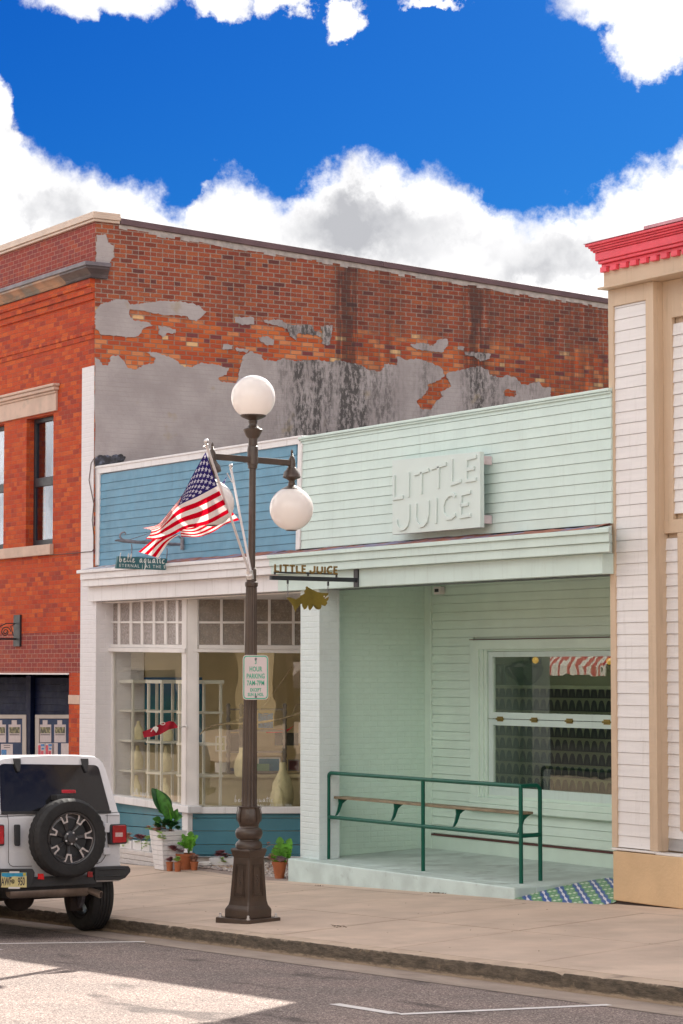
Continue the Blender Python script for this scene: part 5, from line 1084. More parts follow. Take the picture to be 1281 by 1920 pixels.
RG = 42.2*KL; MB().sphere((0, 0, zl(737.5)), RG, 40, 28).build('globe', glob, lamp, local=True, smooth='all')
ad = Vector((.19, -.98, 0)).normalized(); zA = zl(856)
mb = MB(); mb.bar(ad*.52+Vector((0,0,zA)), -ad*.52+Vector((0,0,zA)), .05, .062); mb.build('cross_arm', bronze, lamp, local=True, bevel=.006)
for s_ in (1, -1):
    c = ad*(.545*s_); 
    f = lambda l: [(w/2*KL, zA+dz*KL) for w, dz in l]
    mb = MB(); mb.lathe(f([(0,27),(3.5,25),(5,22),(4,19),(3,18),(5,17),(4,15),(8,13),(11,9),(12.5,7),(13.5,4),(15,-8),(19,-10),(20,-12),(30,-17),(34,-25),(35,-27),(31,-29),(20,-31),(12,-34),(11.5,-37),(14,-38),(14,-43),(24,-46),(40,-50),(42,-52),(41,-53)]), c, 24); mb.build('globe_fitting', bronze, lamp, local=True, smooth=True, ang=35)
    MB().sphere(c+Vector((0,0,zA-88*KL)), RG, 40, 28).build('globe', glob, lamp, local=True, smooth='all')
    MB().lathe([(.055, zA-130.5*KL), (.06, zA-129*KL)], c, 16).build('globe_cap', bronze, lamp, local=True)
# parking sign on the post, facing along the street
pc_ = PD(479.5, 1270, DL-.1); XS_ = pc_.x+.03
ps = thing('parking_sign', (XS_, pc_.y, pc_.z-.23), 'white parking sign with green lettering fixed to the lamp post', 'sign')
def rr(cy_, cz, w, h_, r_, x): 
    o_ = []
    for sx_, sz_, a0 in ((1,1,0),(-1,1,90),(-1,-1,180),(1,-1,270)):
        for k in range(5): a = R_(a0+22.5*k); o_.append(Vector((x, cy_+sx_*(w/2-r_)+r_*math.cos(a), cz+sz_*(h_/2-r_)+r_*math.sin(a))))
    return o_
cy_, cz_ = PX(479.5, 1270, XS_).y, PX(479.5, 1270, XS_).z; W_, H_ = .300, .455
MB().prism(rr(cy_, cz_, W_, H_, .04, XS_), (-.003, 0, 0)).build('plate', SIGNW, ps)
mb = MB(); mb.ribbon([p+Vector((.0002,0,0)) for p in rr(cy_, cz_, W_-.024, H_-.024, .032, XS_)], .011, (1,0,0), .0006, closed=True); mb.build('border', SIGNG, ps)
for tx, y, sz, xs_ in (('3', 1241, .060, .85), ('HOUR', 1254.3, .070, .72), ('PARKING', 1267.5, .070, .70), ('7AM-7PM', 1280.5, .070, .70), ('EXCEPT', 1293.2, .046, .78), ('SUN & HOL', 1302, .046, .75)):
    textmesh(tx, sz, SIGNG, ps, (XS_+.0008, cy_, PX(479.5, y+.6, XS_).z), (0,1,0), (0,0,1), ext=.0004, xs=xs_, bold=.0015, sp=1.06)
for y in (1235.5, 1306.5): p = PX(479.5, y, XS_); MB().lathe([(.013, 0), (.013, .006), (.006, .009)], p, 10, ax=(1,0,0)).build('bolt', MT['weathered_iron'], ps)
mb = MB(); mb.box(XS_-.10, XS_-.004, cy_-.012, cy_+.012, cz_+.12, cz_+.14); mb.box(XS_-.10, XS_-.004, cy_-.012, cy_+.012, cz_-.16, cz_-.14); mb.build('bracket', black, ps)

# ---- flags
def flag_mat():
    m = bpy.data.materials.new('flag_cloth'); m.use_nodes = True; t = NT(m.node_tree); t.n.clear()
    uvn = t.new('ShaderNodeUVMap', uv_map='uv'); s = t.new('ShaderNodeSeparateXYZ', {0: uvn.outputs[0]}); u_, v_ = s.outputs[0], s.outputs[1]
    stp = t.m('LESS_THAN', t.m('FRACT', t.m('MULTIPLY', v_, 6.5)), .5)
    c = t.mix(stp, (.72,.63,.60), (.50,.003,.016))
    can = t.m('MULTIPLY', t.m('LESS_THAN', u_, .4), t.m('LESS_THAN', v_, 7/13))
    gx = t.m('MULTIPLY', u_, 12/.4); gy = t.m('MULTIPLY', v_, 10/(7/13)); ix, iy = t.m('ROUND', gx), t.m('ROUND', gy)
    dx = t.m('MULTIPLY', t.m('SUBTRACT', gx, ix), 1.12); dy = t.m('SUBTRACT', gy, iy); r_ = t.m('SQRT', t.m('ADD', t.m('MULTIPLY', dx, dx), t.m('MULTIPLY', dy, dy)))
    th_ = t.m('ARCTAN2', dx, dy); par = t.m('LESS_THAN', t.m('ABSOLUTE', t.m('MODULO', t.m('ADD', ix, iy), 2.0)), .5)
    lim = t.m('MULTIPLY_ADD', t.m('POWER', t.m('ABSOLUTE', t.m('COSINE', t.m('MULTIPLY', th_, 2.5))), 1.6), .40, .24)
    ins = t.m('MULTIPLY', t.m('MULTIPLY', t.m('GREATER_THAN', ix, .5), t.m('LESS_THAN', ix, 11.5)), t.m('MULTIPLY', t.m('GREATER_THAN', iy, .5), t.m('LESS_THAN', iy, 9.5)))
    star = t.m('MULTIPLY', t.m('MULTIPLY', t.m('LESS_THAN', r_, lim), par), ins)
    c = t.mix(can, c, t.mix(star, (.03,.022,.12), (.55,.52,.60)))
    d1 = t.new('ShaderNodeBsdfDiffuse', {0: c}); d2 = t.new('ShaderNodeBsdfTranslucent', {0: c}); mx = t.new('ShaderNodeMixShader', {0: .42, 1: d1.outputs[0], 2: d2.outputs[0]}); t.new('ShaderNodeOutputMaterial', {0: mx.outputs[0]}); return m
fm = flag_mat()
cA = lambda p: (180+p[0]/3.768, 800+p[1]/3.768)
def cloth(cols, us, vs_, dfn, parent, nu=36, nv=26, wave=.02):
    def ip(ctl, par, x):      # Catmull-Rom through the control values
        k = len(par); i = max(0, min(k-2, sum(1 for q in par[1:-1] if q <= x))); t_ = (x-par[i])/(par[i+1]-par[i])
        g = lambda j: ctl[max(0, min(k-1, j))]
        p0, p1, p2, p3 = g(i-1), g(i), g(i+1), g(i+2)
        return tuple(.5*((2*b)+(-a+c)*t_+(2*a-5*b+4*c-d)*t_*t_+(-a+3*b-3*c+d)*t_**3) for a, b, c, d in zip(p0, p1, p2, p3))
    rows = []; uv = []
    for i in range(nu+1):
        u_ = us[0]+(us[-1]-us[0])*i/nu; col_ = [ip([cols[a][b] for a in range(len(us))], us, u_) for b in range(len(vs_))]; r_ = []
        for j in range(nv+1):
            v_ = vs_[0]+(vs_[-1]-vs_[0])*j/nv; x, y = cA(ip(col_, vs_, v_)); r_.append(PD(x, y, dfn(u_, v_)+wave*math.sin(u_*19+v_*5)*min(1, u_*3)+wave*.5*math.sin(u_*43-v_*9)*min(1, u_*3))); uv.append((u_, v_))
        rows.append(r_)
    return MB().grid(rows).build('cloth', fm, parent, smooth='all', uv=uv)
pb = PD(469, 1078, DL-.12); tip1 = PD(387, 833, DL-1.12); tip2 = PD(433, 878, DL+.22)
staff = pm('white_staff', (.70,.66,.66), .35, .02, 5)
f1 = thing('flag', tuple(pb), 'large stars and stripes flag flying in front of the left globe', 'flag', 'flags on the lamp post')
MB().tube([pb, tip1], .0135, 10).build('staff', staff, f1, smooth=True); MB().sphere(tip1+Vector((0,0,.03)), .026, 14, 10).lathe([(.012,-.02),(.02,0),(.012,.01)], tip1, 10).build('finial', silver, f1, smooth=True)
cols = [[(775,180),(816,300),(858,420),(900,515),(942,608)], [(690,330),(702,405),(716,496),(752,592),(788,690)], [(605,490),(596,525),(583,560),(606,645),(640,718)], [(520,598),(516,624),(508,652),(505,705),(520,778)], [(440,688),(448,700),(450,714),(438,750),(425,797)], [(330,716),(362,722),(392,732),(380,765),(352,792)]]
dsl = lambda v_: DL-1.06
cloth(cols, [0,.2,.4,.6,.8,1.0], [0,.27,.54,.77,1.0], lambda u_, v_: dsl(v_)+.46*v_*max(0, 1-u_*9)+.16*u_, f1)
cols = [[(600,757),(520,775),(400,797)], [(520,810),(450,822),(375,822)], [(440,928),(368,905),(300,884)]]
cloth([list(c) for c in cols], [.8,.9,1.0], [.54,.77,1.0], lambda u_, v_: DL-.84, f1, 12, 24, .01)
mb = MB(); mb.sphere(PD(382.5, 838, DL-1.1), .012, 8, 6); mb.build('grommet', silver, f1)
f2 = thing('flag', tuple(pb), 'rear flag mostly hidden behind the left globe and front flag', 'flag', 'flags on the lamp post')
pb2 = pb+Vector((-.03,.03,.02)); MB().tube([pb2, tip2], .0125, 10).build('staff', staff, f2, smooth=True); MB().sphere(tip2+Vector((0,0,.025)), .022, 14, 10).lathe([(.012,-.02),(.018,0),(.01,.01)], tip2, 10).build('finial', silver, f2, smooth=True)
mb = MB(); mb.tube([PD(426, 887, DL+.15), PD(436, 905, DL+.15)], .006, 6); mb.build('clip', silver, f2)
cols = [[(933,334),(905,430),(940,565),(1014,660)], [(870,430),(880,560),(900,640),(920,688)], [(780,520),(780,620),(800,700),(815,750)], [(690,600),(690,690),(700,745),(715,780)], [(600,660),(600,710),(598,740),(600,776)]]
cloth(cols, [0,.25,.5,.75,1.0], [0,.36,.7,1.0], lambda u_, v_: DL+.20-.12*v_+.1*u_, f2, 26, 22, .02)
fb = MB(); fb.sphere(PD(468.5, 1080, DL-.11), .035, 12, 8); fb.bar(PD(468,1070,DL-.11), PD(470,1086,DL-.1), .05, .05); fb.ribbon([PD(468.5, 1080, DL-.11)-FD*.035+RT*(.022*math.cos(a))+UP*(.03*math.sin(a)) for a in [i*math.pi/6 for i in range(12)]], .006, -FD, .003, closed=True)
fbk = fb.build('flag_bracket', MT['silver_metal'], lamp, bevel=.003)

# ================================================================ RAIL WITH SHELF
hr = thing('hand_rail', (-2.7, 3.94, ZP), 'dark green tube hand rail with a wooden shelf on the mint platform', 'railing')
q1, q2, q3, q4 = (-4.836, 3.94), (-2.66, 3.94), (-.665, 3.94), (-.72, 4.25)
zt1 = PY(616, 1449, 3.94).z; zt3 = PY(978, 1474, 3.94).z; zT = (zt1+zt3)/2; zM = (PY(616, 1531, 3.94).z+PY(976, 1568, 3.94).z)/2; r_ = .0245
mb = MB(); arc = lambda c, a0, a1, rr_, f: [f(c[0]+rr_*math.cos(a), c[1]+rr_*math.sin(a)) for a in [a0+(a1-a0)*i/6 for i in range(7)]]
pts_ = [(q1[0], q1[1], ZP), (q1[0], q1[1], zT-.09)] + arc((q1[0]+.07, zT-.07), math.pi, math.pi/2, .07, lambda a, b: (a, 3.94, b)) + [(q3[0], 3.94, zT)]
mb.tube(pts_, r_, 14)
dq = (Vector((*q4, 0))-Vector((*q3, 0))).normalized()
pts_ = [(q3[0], q3[1], zT)] + [Vector((*q4, 0))-dq*.07+Vector((0,0,zT-.07))+dq*(.07*math.sin(a))+Vector((0,0,.07*math.cos(a))) for a in [i*math.pi/12 for i in range(7)]] + [(q4[0], q4[1], ZP)]
mb.tube(pts_, r_, 14); mb.sphere((q3[0], 3.94, zT), r_, 12, 8); mb.build('top_rail', green, hr, smooth=True, ang=60)
mb = MB(); mb.tube([(q1[0], 3.94, zM), (q3[0], 3.94, zM)], r_, 14); mb.tube([(q3[0], 3.94, zM), (q4[0], q4[1], zM)], r_, 14); mb.build('lower_rail', green, hr, smooth=True, ang=60)
for q in (q2, q3): MB().tube([(q[0], q[1], ZP), (q[0], q[1], zT)], r_, 14).build('post', green, hr, smooth=True, ang=60)
za = PY(626, 1493, 3.99).z; xa = PY(626, 1493, 3.99).x; xb2 = PY(976, 1523, 3.99).x
mb = MB(); mb.box(xa, xb2, 3.99, 4.17, za-.03, za); mb.build('shelf', wood, hr, bevel=.004)
for px in (634, 738, 854, 974):
    x = PY(px, 1500, 4.0).x; pl_ = [(x, 3.955, zM+.02), (x, 3.985, zM+.03), (x, 4.02, zM+.075), (x, 4.06, za-.09), (x, 4.10, za-.06), (x, 4.155, za-.031), (x, 4.0, za-.031), (x, 4.005, za-.09), (x, 3.985, zM+.09)]
    MB().prism(pl_, (.016, 0, 0)).build('shelf_bracket', green, hr)

# ================================================================ JEEP-LIKE CAR
JX, JY = -2.12, -1.46; JZ = zr(JX, -.85)-.004
JM = Matrix.Translation((JX, JY, JZ)) @ Matrix.Rotation(-math.atan(.03314), 4, 'Y')
car = thing('parked_car', (JX, JY, JZ), 'white boxy four wheel drive car with a rear spare wheel at the kerb', 'car', mat=JM)
JI = JM.inverted()
def J(x, y, xl): return JI @ PX(x, y, JX+xl)
TX = .70
# tub: side profile with wheel arches
def archp(cx_, r_, z0_): return [(cx_-r_*math.cos(a), z0_+r_*math.sin(a)*.95) for a in [math.pi*i/12 for i in range(13)]][::-1]
zb_ = J(205, 1524, TX).z; zt_ = 1.90
side = [(TX, .56), (TX, zb_), (-2.30, zb_-.02), (-2.34, 1.22), (-3.55, 1.16), (-3.60, .60), (-3.55, .55)]
prof_ = [(TX, zb_), (-2.30, zb_), (-2.36, zb_-.03), (-3.55, 1.14), (-3.58, .60), (-3.55, .55)] + [(-3.0-.50*math.cos(a), .55+.36*math.sin(a)) for a in [math.pi*i/10 for i in range(11)]] + [(-.50*math.cos(a), .55+.36*math.sin(a)) for a in [math.pi*i/10 for i in range(11)]] + [(TX, .55)]
mb = MB(); mb.prism([(x, -.76, z) for x, z in prof_], (0, 1.52, 0)); body = mb.build('body', jwhite, car, local=True, bevel=.025, seg=3)
# hard top, leaning in and rounded
sec = [(.742, zb_+.004), (.735, zb_+.05), (.65, 1.74), (.625, 1.80), (.585, 1.845), (.52, 1.872), (.3, 1.888), (0, 1.895)]
sec = [(y, z) for y, z in sec] + [(-y, z) for y, z in sec[-2::-1]]
def xr_(z): return TX-.005-.13*(z-zb_)/.6
mb = MB(); rows = [[(-2.0, y, z-.03) for y, z in sec]]+[[(-1.0, y, z) for y, z in sec]]+[[(xr_(z)-.03, y, z) for y, z in sec]]+[[(xr_(z), y*.985, z-.012 if z > 1.7 else z) for y, z in sec]]
mb.grid(rows); n_ = len(sec); b = 3*n_; mb.f.append(list(range(b, b+n_))); mb.m.append(0); mb.f.append(list(range(n_-1, -1, -1))); mb.m.append(0)
mb.build('hard_top', jwhite, car, local=True, smooth=True, ang=50)
# rear glass
gx = lambda z, o_: xr_(z)+o_
def gl_(l, o_): 
    out_ = []
    for x, y in l:
        p = J(x, y, TX-.06); out_.append(Vector((gx(p.z, o_), p.y, p.z)))
    return out_
def rnd(l, rr_, k=4):
    o_ = []
    for i, p in enumerate(l):
        a, b_ = Vector(l[i-1]), Vector(l[(i+1) % len(l)]); p = Vector(p); da = (a-p).normalized()*rr_; db = (b_-p).normalized()*rr_
        for j in range(k+1): t_ = j/k; o_.append(tuple((p+da)*(1-t_)**2+p*2*t_*(1-t_)+(p+db)*t_**2))
    return o_
gp = rnd([(7, 1432), (192, 1434.5), (206, 1524), (1, 1526)], 9)
mb = MB(); P_ = gl_(gp, .012); mb.prism(P_, (-.014, 0, 0)); g_r = mb.build('rear_window', jglass, car, local=True)
mb = MB(); mb.ribbon(gl_([(1,1524),(60,1523.5),(206,1522)], .014), .03, (1,0,0), .008); mb.build('window_seal', jblack, car, local=True)
for x in (40, 167):
    mb = MB(); mb.prism(gl_([(x-7, 1422), (x+6, 1422), (x+5.5, 1430), (x+2.5, 1447), (x-2, 1447), (x-5.5, 1436)], .045), (-.035, 0, 0)); mb.build('window_hinge', jblack, car, local=True, bevel=.006)
mb = MB(); P_ = gl_([(108,1480.5),(133,1480.5),(133,1487),(108,1487)], .17); mb.prism(P_, (-.03, 0, 0)); mb.build('brake_light', redl, car, local=True, bevel=.004)
mb = MB(); p = J(121, 1490, TX+.1); mb.box(TX-.05, TX+.12, p.y-.07, p.y+.07, p.z-.06, p.z-.0); mb.build('brake_light_bracket', jblack, car, local=True, bevel=.01)
jr = lambda mb, pts_, xl, th_: mb.prism([J(x, y, xl) for x, y in pts_], (-th_, 0, 0))
# tailgate seams
mb = MB(); 
for l in ([(-20,1527),(14,1527.5),(16,1540),(16,1617),(19,1622),(24,1624.5),(60,1624)], [(201,1527),(201,1560),(203,1590),(196,1608),(190,1616),(180,1620)]): mb.ribbon([J(x, y, TX+.001) for x, y in l], .006, (1,0,0), .0015)
mb.ribbon([J(x, y, TX+.001) for x, y in ((198,1529.5),(224,1529.5))], .005, (1,0,0), .0015)
mb.build('tailgate_seam', MT['joint_dirt'], car, local=True)
hp = lambda x0, y0, x1, y1, xl, th_, nm, m_, bv=.006: jr_build([(x0,y0),(x1,y0),(x1,y1),(x0,y1)], xl, th_, nm, m_, bv)
def jr_build(pts_, xl, th_, nm, m_, bv, par=None):
    mb = MB(); mb.prism([J(x, y, xl) for x, y in pts_], (-th_, 0, 0)); return mb.build(nm, m_, par or car, local=True, bevel=bv)
jr_build(rnd([(28,1546),(39,1546),(39,1586),(29,1586)], 3), TX+.035, .035, 'tailgate_handle', jblack, .01)
jr_build([(197,1543),(208,1543),(208,1561),(197,1561)], TX+.02, .03, 'tailgate_hinge', jwhite, .008); jr_build([(195,1589),(208,1589),(208,1603),(195,1603)], TX+.02, .03, 'tailgate_hinge', jwhite, .008)
for pts_, sgn in (([(207,1546),(238,1545),(239,1582),(207,1584)], 1), ([(-23,1546),(9,1546),(9,1586),(-22,1586)], -1)):
    hs_ = jr_build(rnd(pts_, 4), TX+.035, .09, 'tail_lamp', jblack, .008)
    q_ = [(pts_[0][0]+(5 if sgn > 0 else 1), pts_[0][1]+2), (pts_[1][0]-1, pts_[1][1]+2), (pts_[2][0]-1, pts_[2][1]-3), (pts_[3][0]+(5 if sgn > 0 else 1), pts_[3][1]-3)]
    jr_build(rnd(q_, 3), TX+.050, .02, 'lens', redl, .006, hs_)
    cx_ = (q_[0][0]+q_[1][0])/2; jr_build([(cx_-8,1561),(cx_+6,1561),(cx_+6,1569),(cx_-8,1569)], TX+.0515, .004, 'reversing_lens', lens, 0, hs_)
# bumper
zB0, zB1 = J(150, 1656, TX+.16).z, J(200, 1626, TX+.16).z
zm0 = J(120, 1661, TX+.16).z; BH = J(244.5, 1635, TX+.14).y
mb = MB(); mb.box(TX-.05, TX+.15, -.48, .40, zm0, J(90,1645,TX+.16).z); yr = J(179, 1640, TX+.16).y
for s_ in (1, -1):
    y0_, y1_ = sorted((s_*yr, s_*BH)); c_ = .05
    P_ = [(TX-.12, y0_ if s_ > 0 else y1_, z) for z in (0,)]
    pol = [(y, z) for y, z in ((s_*yr, zB0+.02), (s_*yr, zB1), (s_*(BH-.02), zB1), (s_*BH, zB1-.03), (s_*BH, zB0+.09), (s_*(BH-.06), zB0+.03), (s_*(BH-.12), zB0+.01))]
    mb.prism([(TX+.17, y, z) for y, z in pol], (-.36, 0, 0)); mb.box(TX+.171, TX+.185, min(s_*(yr+.03), s_*(BH-.06)), max(s_*(yr+.03), s_*(BH-.06)), zB0+.05, zB0+.065); mb.box(TX+.171, TX+.185, min(s_*(yr+.03), s_*(BH-.06)), max(s_*(yr+.03), s_*(BH-.06)), zB1-.03, zB1-.015)
mb.box(TX-.02, TX+.12, -.62, -.30, zm0, zB1-.01)
mb.build('rear_bumper', jblack, car, local=True, bevel=.012)
jr_build([(-5, 1629), (62, 1629), (66, 1636), (64, 1650), (56, 1665), (-5, 1663)], TX+.165, .05, 'plate_recess', jblack, .008)
jr_build([(72,1638),(82,1638),(83.5,1649),(72,1648.5)], TX+.158, .02, 'reflector', redb, .003); jr_build([(165,1634),(174.5,1634),(174,1645),(165,1644.5)], TX+.158, .02, 'reflector', redl, .003)
# number plate
np_ = jr_build([(2.8,1636),(50.2,1636),(50.4,1664),(2.4,1664)], TX+.175, .004, 'number_plate', pm('plate_yellow', (.66,.56,.26), .5, .03, 20), .002)
jr_build([(3.2,1636.5),(50,1636.5),(50,1642),(40,1644),(28,1643),(14,1645),(3.2,1643)], TX+.1762, .001, 'plate_band', pm('plate_blue', (.03,.30,.50), .5, .06, 20), 0, np_)
jr_build([(43.5,1637),(49,1637),(49,1642),(43.5,1642)], TX+.1772, .001, 'plate_sticker', pm('plate_sticker', (.60,.48,.05), .5), 0, np_)
jr_build([(18,1633.8),(36.5,1633.8),(36.5,1637),(18,1637)], TX+.179, .002, 'plate_frame', cream, 0, np_); jr_build([(16,1663),(37.5,1663),(37.5,1666.5),(16,1666.5)], TX+.179, .002, 'plate_frame', cream, 0, np_)
for tx, x in (('AWF', 12.2), ('950', 40.2)):
    p = JM @ J(x, 1653.5, TX+.1765); textmesh(tx, .115, MT['dark_ink'], car, p, (0,1,0), (0,0,1), name='plate_number', ext=.0006, xs=.46, bold=.002)
jr_build([(22,1649),(25,1648),(28,1651),(27,1656),(24,1658),(21,1655)], TX+.177, .0008, 'plate_emblem', pm('plate_emblem', (.2,.17,.08), .6, .3, 60), 0, np_)
# wheels
TR = .405
def tyre(mb, c, ax, w, rot=0):
    prof_ = [(.262, -w/2+.02), (.28, -w/2+.004), (.33, -w/2-.004), (.375, -w/2+.004), (.396, -w/2+.028), (TR, -w/2+.05)]
    for g_ in (-.055, -.02, .02, .055): prof_ += [(TR, g_-.006), (TR-.009, g_-.004), (TR-.009, g_+.004), (TR, g_+.006)]
    prof_ += [(TR, w/2-.05), (.396, w/2-.028), (.375, w/2-.004), (.33, w/2+.004), (.28, w/2-.004), (.262, w/2-.02)]
    k = len(prof_); mb.lathe(prof_, c, 120, ax=ax, fn=lambda t_, i: 1-(.02 if (i in (4, 5, k-6, k-5) and int(round(t_*60/math.pi)) % 3 == 0) else 0), cap=False)
def wheel(c, ax, nm, back=False):
    ax = Vector(ax); e1 = ax.orthogonal().normalized(); e2 = ax.cross(e1); c = Vector(c)
    mb = MB(); mb.lathe([(.05, .0), (.19, .02), (.205, .03)], c, 24, ax=tuple(ax)); wo = mb.build(nm, jblack, car, local=True, smooth=True, ang=40)
    mb = MB(); tyre(mb, c, tuple(ax), .245); mb.build('tyre', rubber, wo, local=True, smooth=True, ang=30)
    mb = MB(); mb.lathe([(.265, -.11), (.252, -.10), (.232, -.09), (.225, .03), (.25, .08), (.258, .10), (.268, .108), (.266, .115), (.252, .112)], c, 48, ax=tuple(ax), cap=False)
    mb.build('rim', pm('dark_alloy', (.035,.033,.036), .35, .1, 6, coat=.3) if 'dark_alloy' not in MT else MT['dark_alloy'], wo, local=True, smooth=True, ang=40)
    # spokes: seven webs widening to the edge, with bright machined edge
    o_ = .085; mb = MB(); edge = []
    N7 = 7; P = lambda r, a, z: c+ax*z+(e1*math.cos(a)+e2*math.sin(a))*r
    for k in range(N7):
        a = 2*math.pi*k/N7+.22; s_ = 2*math.pi/N7
        web = [(.06, -.26*s_), (.13, -.16*s_), (.18, -.10*s_), (.225, -.10*s_), (.258, -.14*s_), (.258, .14*s_), (.225, .10*s_), (.18, .10*s_), (.13, .16*s_), (.06, .26*s_)]
        mb.prism([P(r, a+q, o_-.012-(.02 if r < .1 else 0)) for r, q in web], tuple(-ax*.03))
        edge += [(.172, a-.13*s_), (.172, a+.13*s_), (.225, a+.145*s_), (.256, a+.19*s_), (.256, a+.35*s_), (.256, a+.5*s_), (.256, a+.65*s_), (.256, a+.81*s_), (.225, a+.855*s_)]
    mb.lathe([(.075, .05), (.072, .085), (.05, .09), (.046, .11), (.02, .112)], c, 20, ax=tuple(ax))
    mb.build('spokes', MT['dark_alloy'], wo, local=True)
    mb = MB(); mb.ribbon([P(r, a, o_-.006) for r, a in edge], .017, tuple(ax), .006, closed=True); mb.build('machined_edge', chrome, wo, local=True)
    mb = MB()
    for k in range(5): a = 2*math.pi*k/5+.3; mb.lathe([(.011, .06), (.011, .098), (.006, .10)], c+(e1*math.cos(a)+e2*math.sin(a))*.06, 6, ax=tuple(ax))
    mb.build('wheel_nuts', silver, wo, local=True); return wo
sc_ = J(138, 1571, TX+.38); wheel((TX+.265, sc_.y, sc_.z-.004), (1, 0, 0), 'spare_wheel')
MB().lathe([(.10, TX-.02), (.09, TX+.2)], (0, sc_.y, sc_.z), 16, ax=(1,0,0)).build('spare_carrier', jblack, car, local=True)
TYO = .715
for x in (0, -3.0):
    for s_ in (1, -1): wheel((x, s_*TYO, TR), (0, s_, 0), 'wheel')
mb = MB(); mb.tube([(0, -.7, TR-.0), (0, .7, TR)], .045, 12); mb.sphere((0, -.1, TR-.02), .14, 16, 12, sq=(1, 1.2, 1)); MB().tube([(-3.0, -.7, TR), (-3.0, .7, TR)], .045, 12).build('front_axle', MT['joint_dirt'], car, local=True)
mb.box(-.05, .05, .48, .62, .22, .5); mb.tube([(.15, .45, .32), (.12, .45, .75)], .035, 10); mb.tube([(.15, -.45, .32), (.12, -.45, .75)], .035, 10); mb.build('axle', MT['joint_dirt'], car, local=True)
for y_ in (.58, -.58): MB().lathe([(.17, y_-.02), (.17, y_+.02)], (0, 0, TR), 24, ax=(0,1,0)).build('brake_disc', MT['weathered_iron'], car, local=True)
mb = MB(); mb.box(-3.3, TX-.02, -.55, .55, .50, .60); mb.box(-3.3, .6, .38, .46, .42, .52); mb.box(-3.3, .6, -.46, -.38, .42, .52); mb.build('chassis', jblack, car, local=True)
mb = MB(); a_ = J(20, 1671, TX-.12); b_ = J(160, 1667, TX-.12); mb.tube([a_-Vector((0,.03,0)), a_, b_, b_+Vector((0,.03,0))], [.06, .075, .075, .055], 18); mb.tube([b_, J(170,1670,TX-.05), J(189,1677.5,TX+.07)], [.045,.036,.038], 14); mb.build('exhaust', exh, car, local=True, smooth=True, ang=40)
p_, q_ = J(188.3,1677.2,TX+.066), J(189.2,1677.7,TX+.073); MB().tube([p_, q_], .031, 14).build('exhaust_mouth', MT['joint_dirt'], car, local=True)
# flares, sides, front
for s_ in (1, -1):
    for x in (0, -3.0):
        mb = MB(); rows = []
        for i in range(11):
            a = math.pi*(.06+.88*i/10); ca, sa = math.cos(a), math.sin(a); rows.append([(x-.47*ca, s_*.755, .52+.38*sa), (x-.50*ca, s_*.86, .52+.42*sa), (x-.50*ca, s_*.88, .50+.42*sa), (x-.44*ca, s_*.86, .50+.36*sa)])
        mb.grid(rows).build('fender_flare', jblack, car, local=True, smooth=True)
    mb = MB()
    for x0, x1 in ((-.75, .45), (-1.35, -.82), (-2.05, -1.42)): mb.prism([(x0, s_*.742, zb_+.03), (x1, s_*.742, zb_+.03), (x1-.03, s_*.662, 1.74), (x0+.03, s_*.662, 1.74)], (0, s_*.012, 0))
    mb.build('side_window', jglass, car, local=True)
    mb = MB()
    for x in (-.78, -1.38, -2.1): mb.ribbon([(x, s_*.761, .62), (x, s_*.761, zb_)], .006, (0, s_, 0), .001)
    mb.build('door_seam', MT['joint_dirt'], car, local=True)
    for x in (-.95, -1.95): MB().box(x-.08, x+.08, min(s_*.76, s_*.80), max(s_*.76, s_*.80), zb_-.14, zb_-.10).build('door_handle', jwhite, car, local=True, bevel=.01)
    MB().box(-2.08, -2.0, min(s_*.78, s_*.98), max(s_*.78, s_*.98), zb_+.02, zb_+.2).build('wing_mirror', jblack, car, local=True, bevel=.02)
    MB().lathe([(.09, 0), (.09, .03), (.07, .045)], (-3.58, s_*.42, 1.0), 20, ax=(-1,0,0)).build('headlight', lens, car, local=True, smooth=True)
mb = MB(); mb.prism([(-2.36, -.68, zb_), (-2.36, .68, zb_), (-2.05, .62, 1.85), (-2.05, -.62, 1.85)], (.02, 0, 0)); mb.build('windscreen', jglass, car, local=True)
MB().box(-3.75, -3.58, -.8, .8, .5, .68).build('front_bumper', jblack, car, local=True, bevel=.02)
mb = MB(); [mb.box(-3.60, -3.585, -.2+.06*i, -.17+.06*i, .80, 1.08) for i in range(7)]; mb.build('grille', jblack, car, local=True)

# ================================================================ PLANTERS, POTS, PLANTS, STONES
lg = pm('leaf_green', (.06,.20,.03), .42, .2, 14, spec=.5); ld = pm('dark_leaf', (.022,.10,.028), .4, .15, 12, spec=.5); lm = pm('monstera_leaf', (.10,.32,.025), .42, .2, 12)
sgn_ = pm('light_green_succulent', (.36,.55,.14), .5, .15, 20); spn = pm('pink_succulent', (.48,.28,.22), .55, .25, 20); spu = pm('purple_succulent', (.26,.09,.11), .55, .25, 20); sgy = pm('grey_lilac_succulent', (.42,.31,.36), .55, .15, 20); stemg = pm('green_stem', (.06,.13,.03), .6)
def leafm(mb, base, tip, w, nrm, bend=.08, mid=.45, n=10, fold=.18, notch=0, pw=.72, pe=.75):
    base, tip = Vector(base), Vector(tip); d = tip-base; L = d.length; dn = d.normalized(); N = Vector(nrm); N = (N-dn*N.dot(dn)).normalized(); S = dn.cross(N); rows = []
    for i in range(n+1):
        t_ = i/n; prof = (math.sin(math.pi*min(1, t_**pw)))**pe if 0 < t_ < 1 else .02; 
        c = base+d*t_+N*(math.sin(math.pi*t_)*bend*L); ww = w*prof
        f_ = 1.0
        if notch and 4 < i < n-2: f_ = .42 if i % 4 == 0 else 1.0
        rows.append([c-S*ww*f_+N*ww*fold, c-S*ww*.5+N*ww*fold*.3, c-N*ww*.03, c+S*ww*.5+N*ww*fold*.3, c+S*ww*f_+N*ww*fold])
    mb.grid(rows)
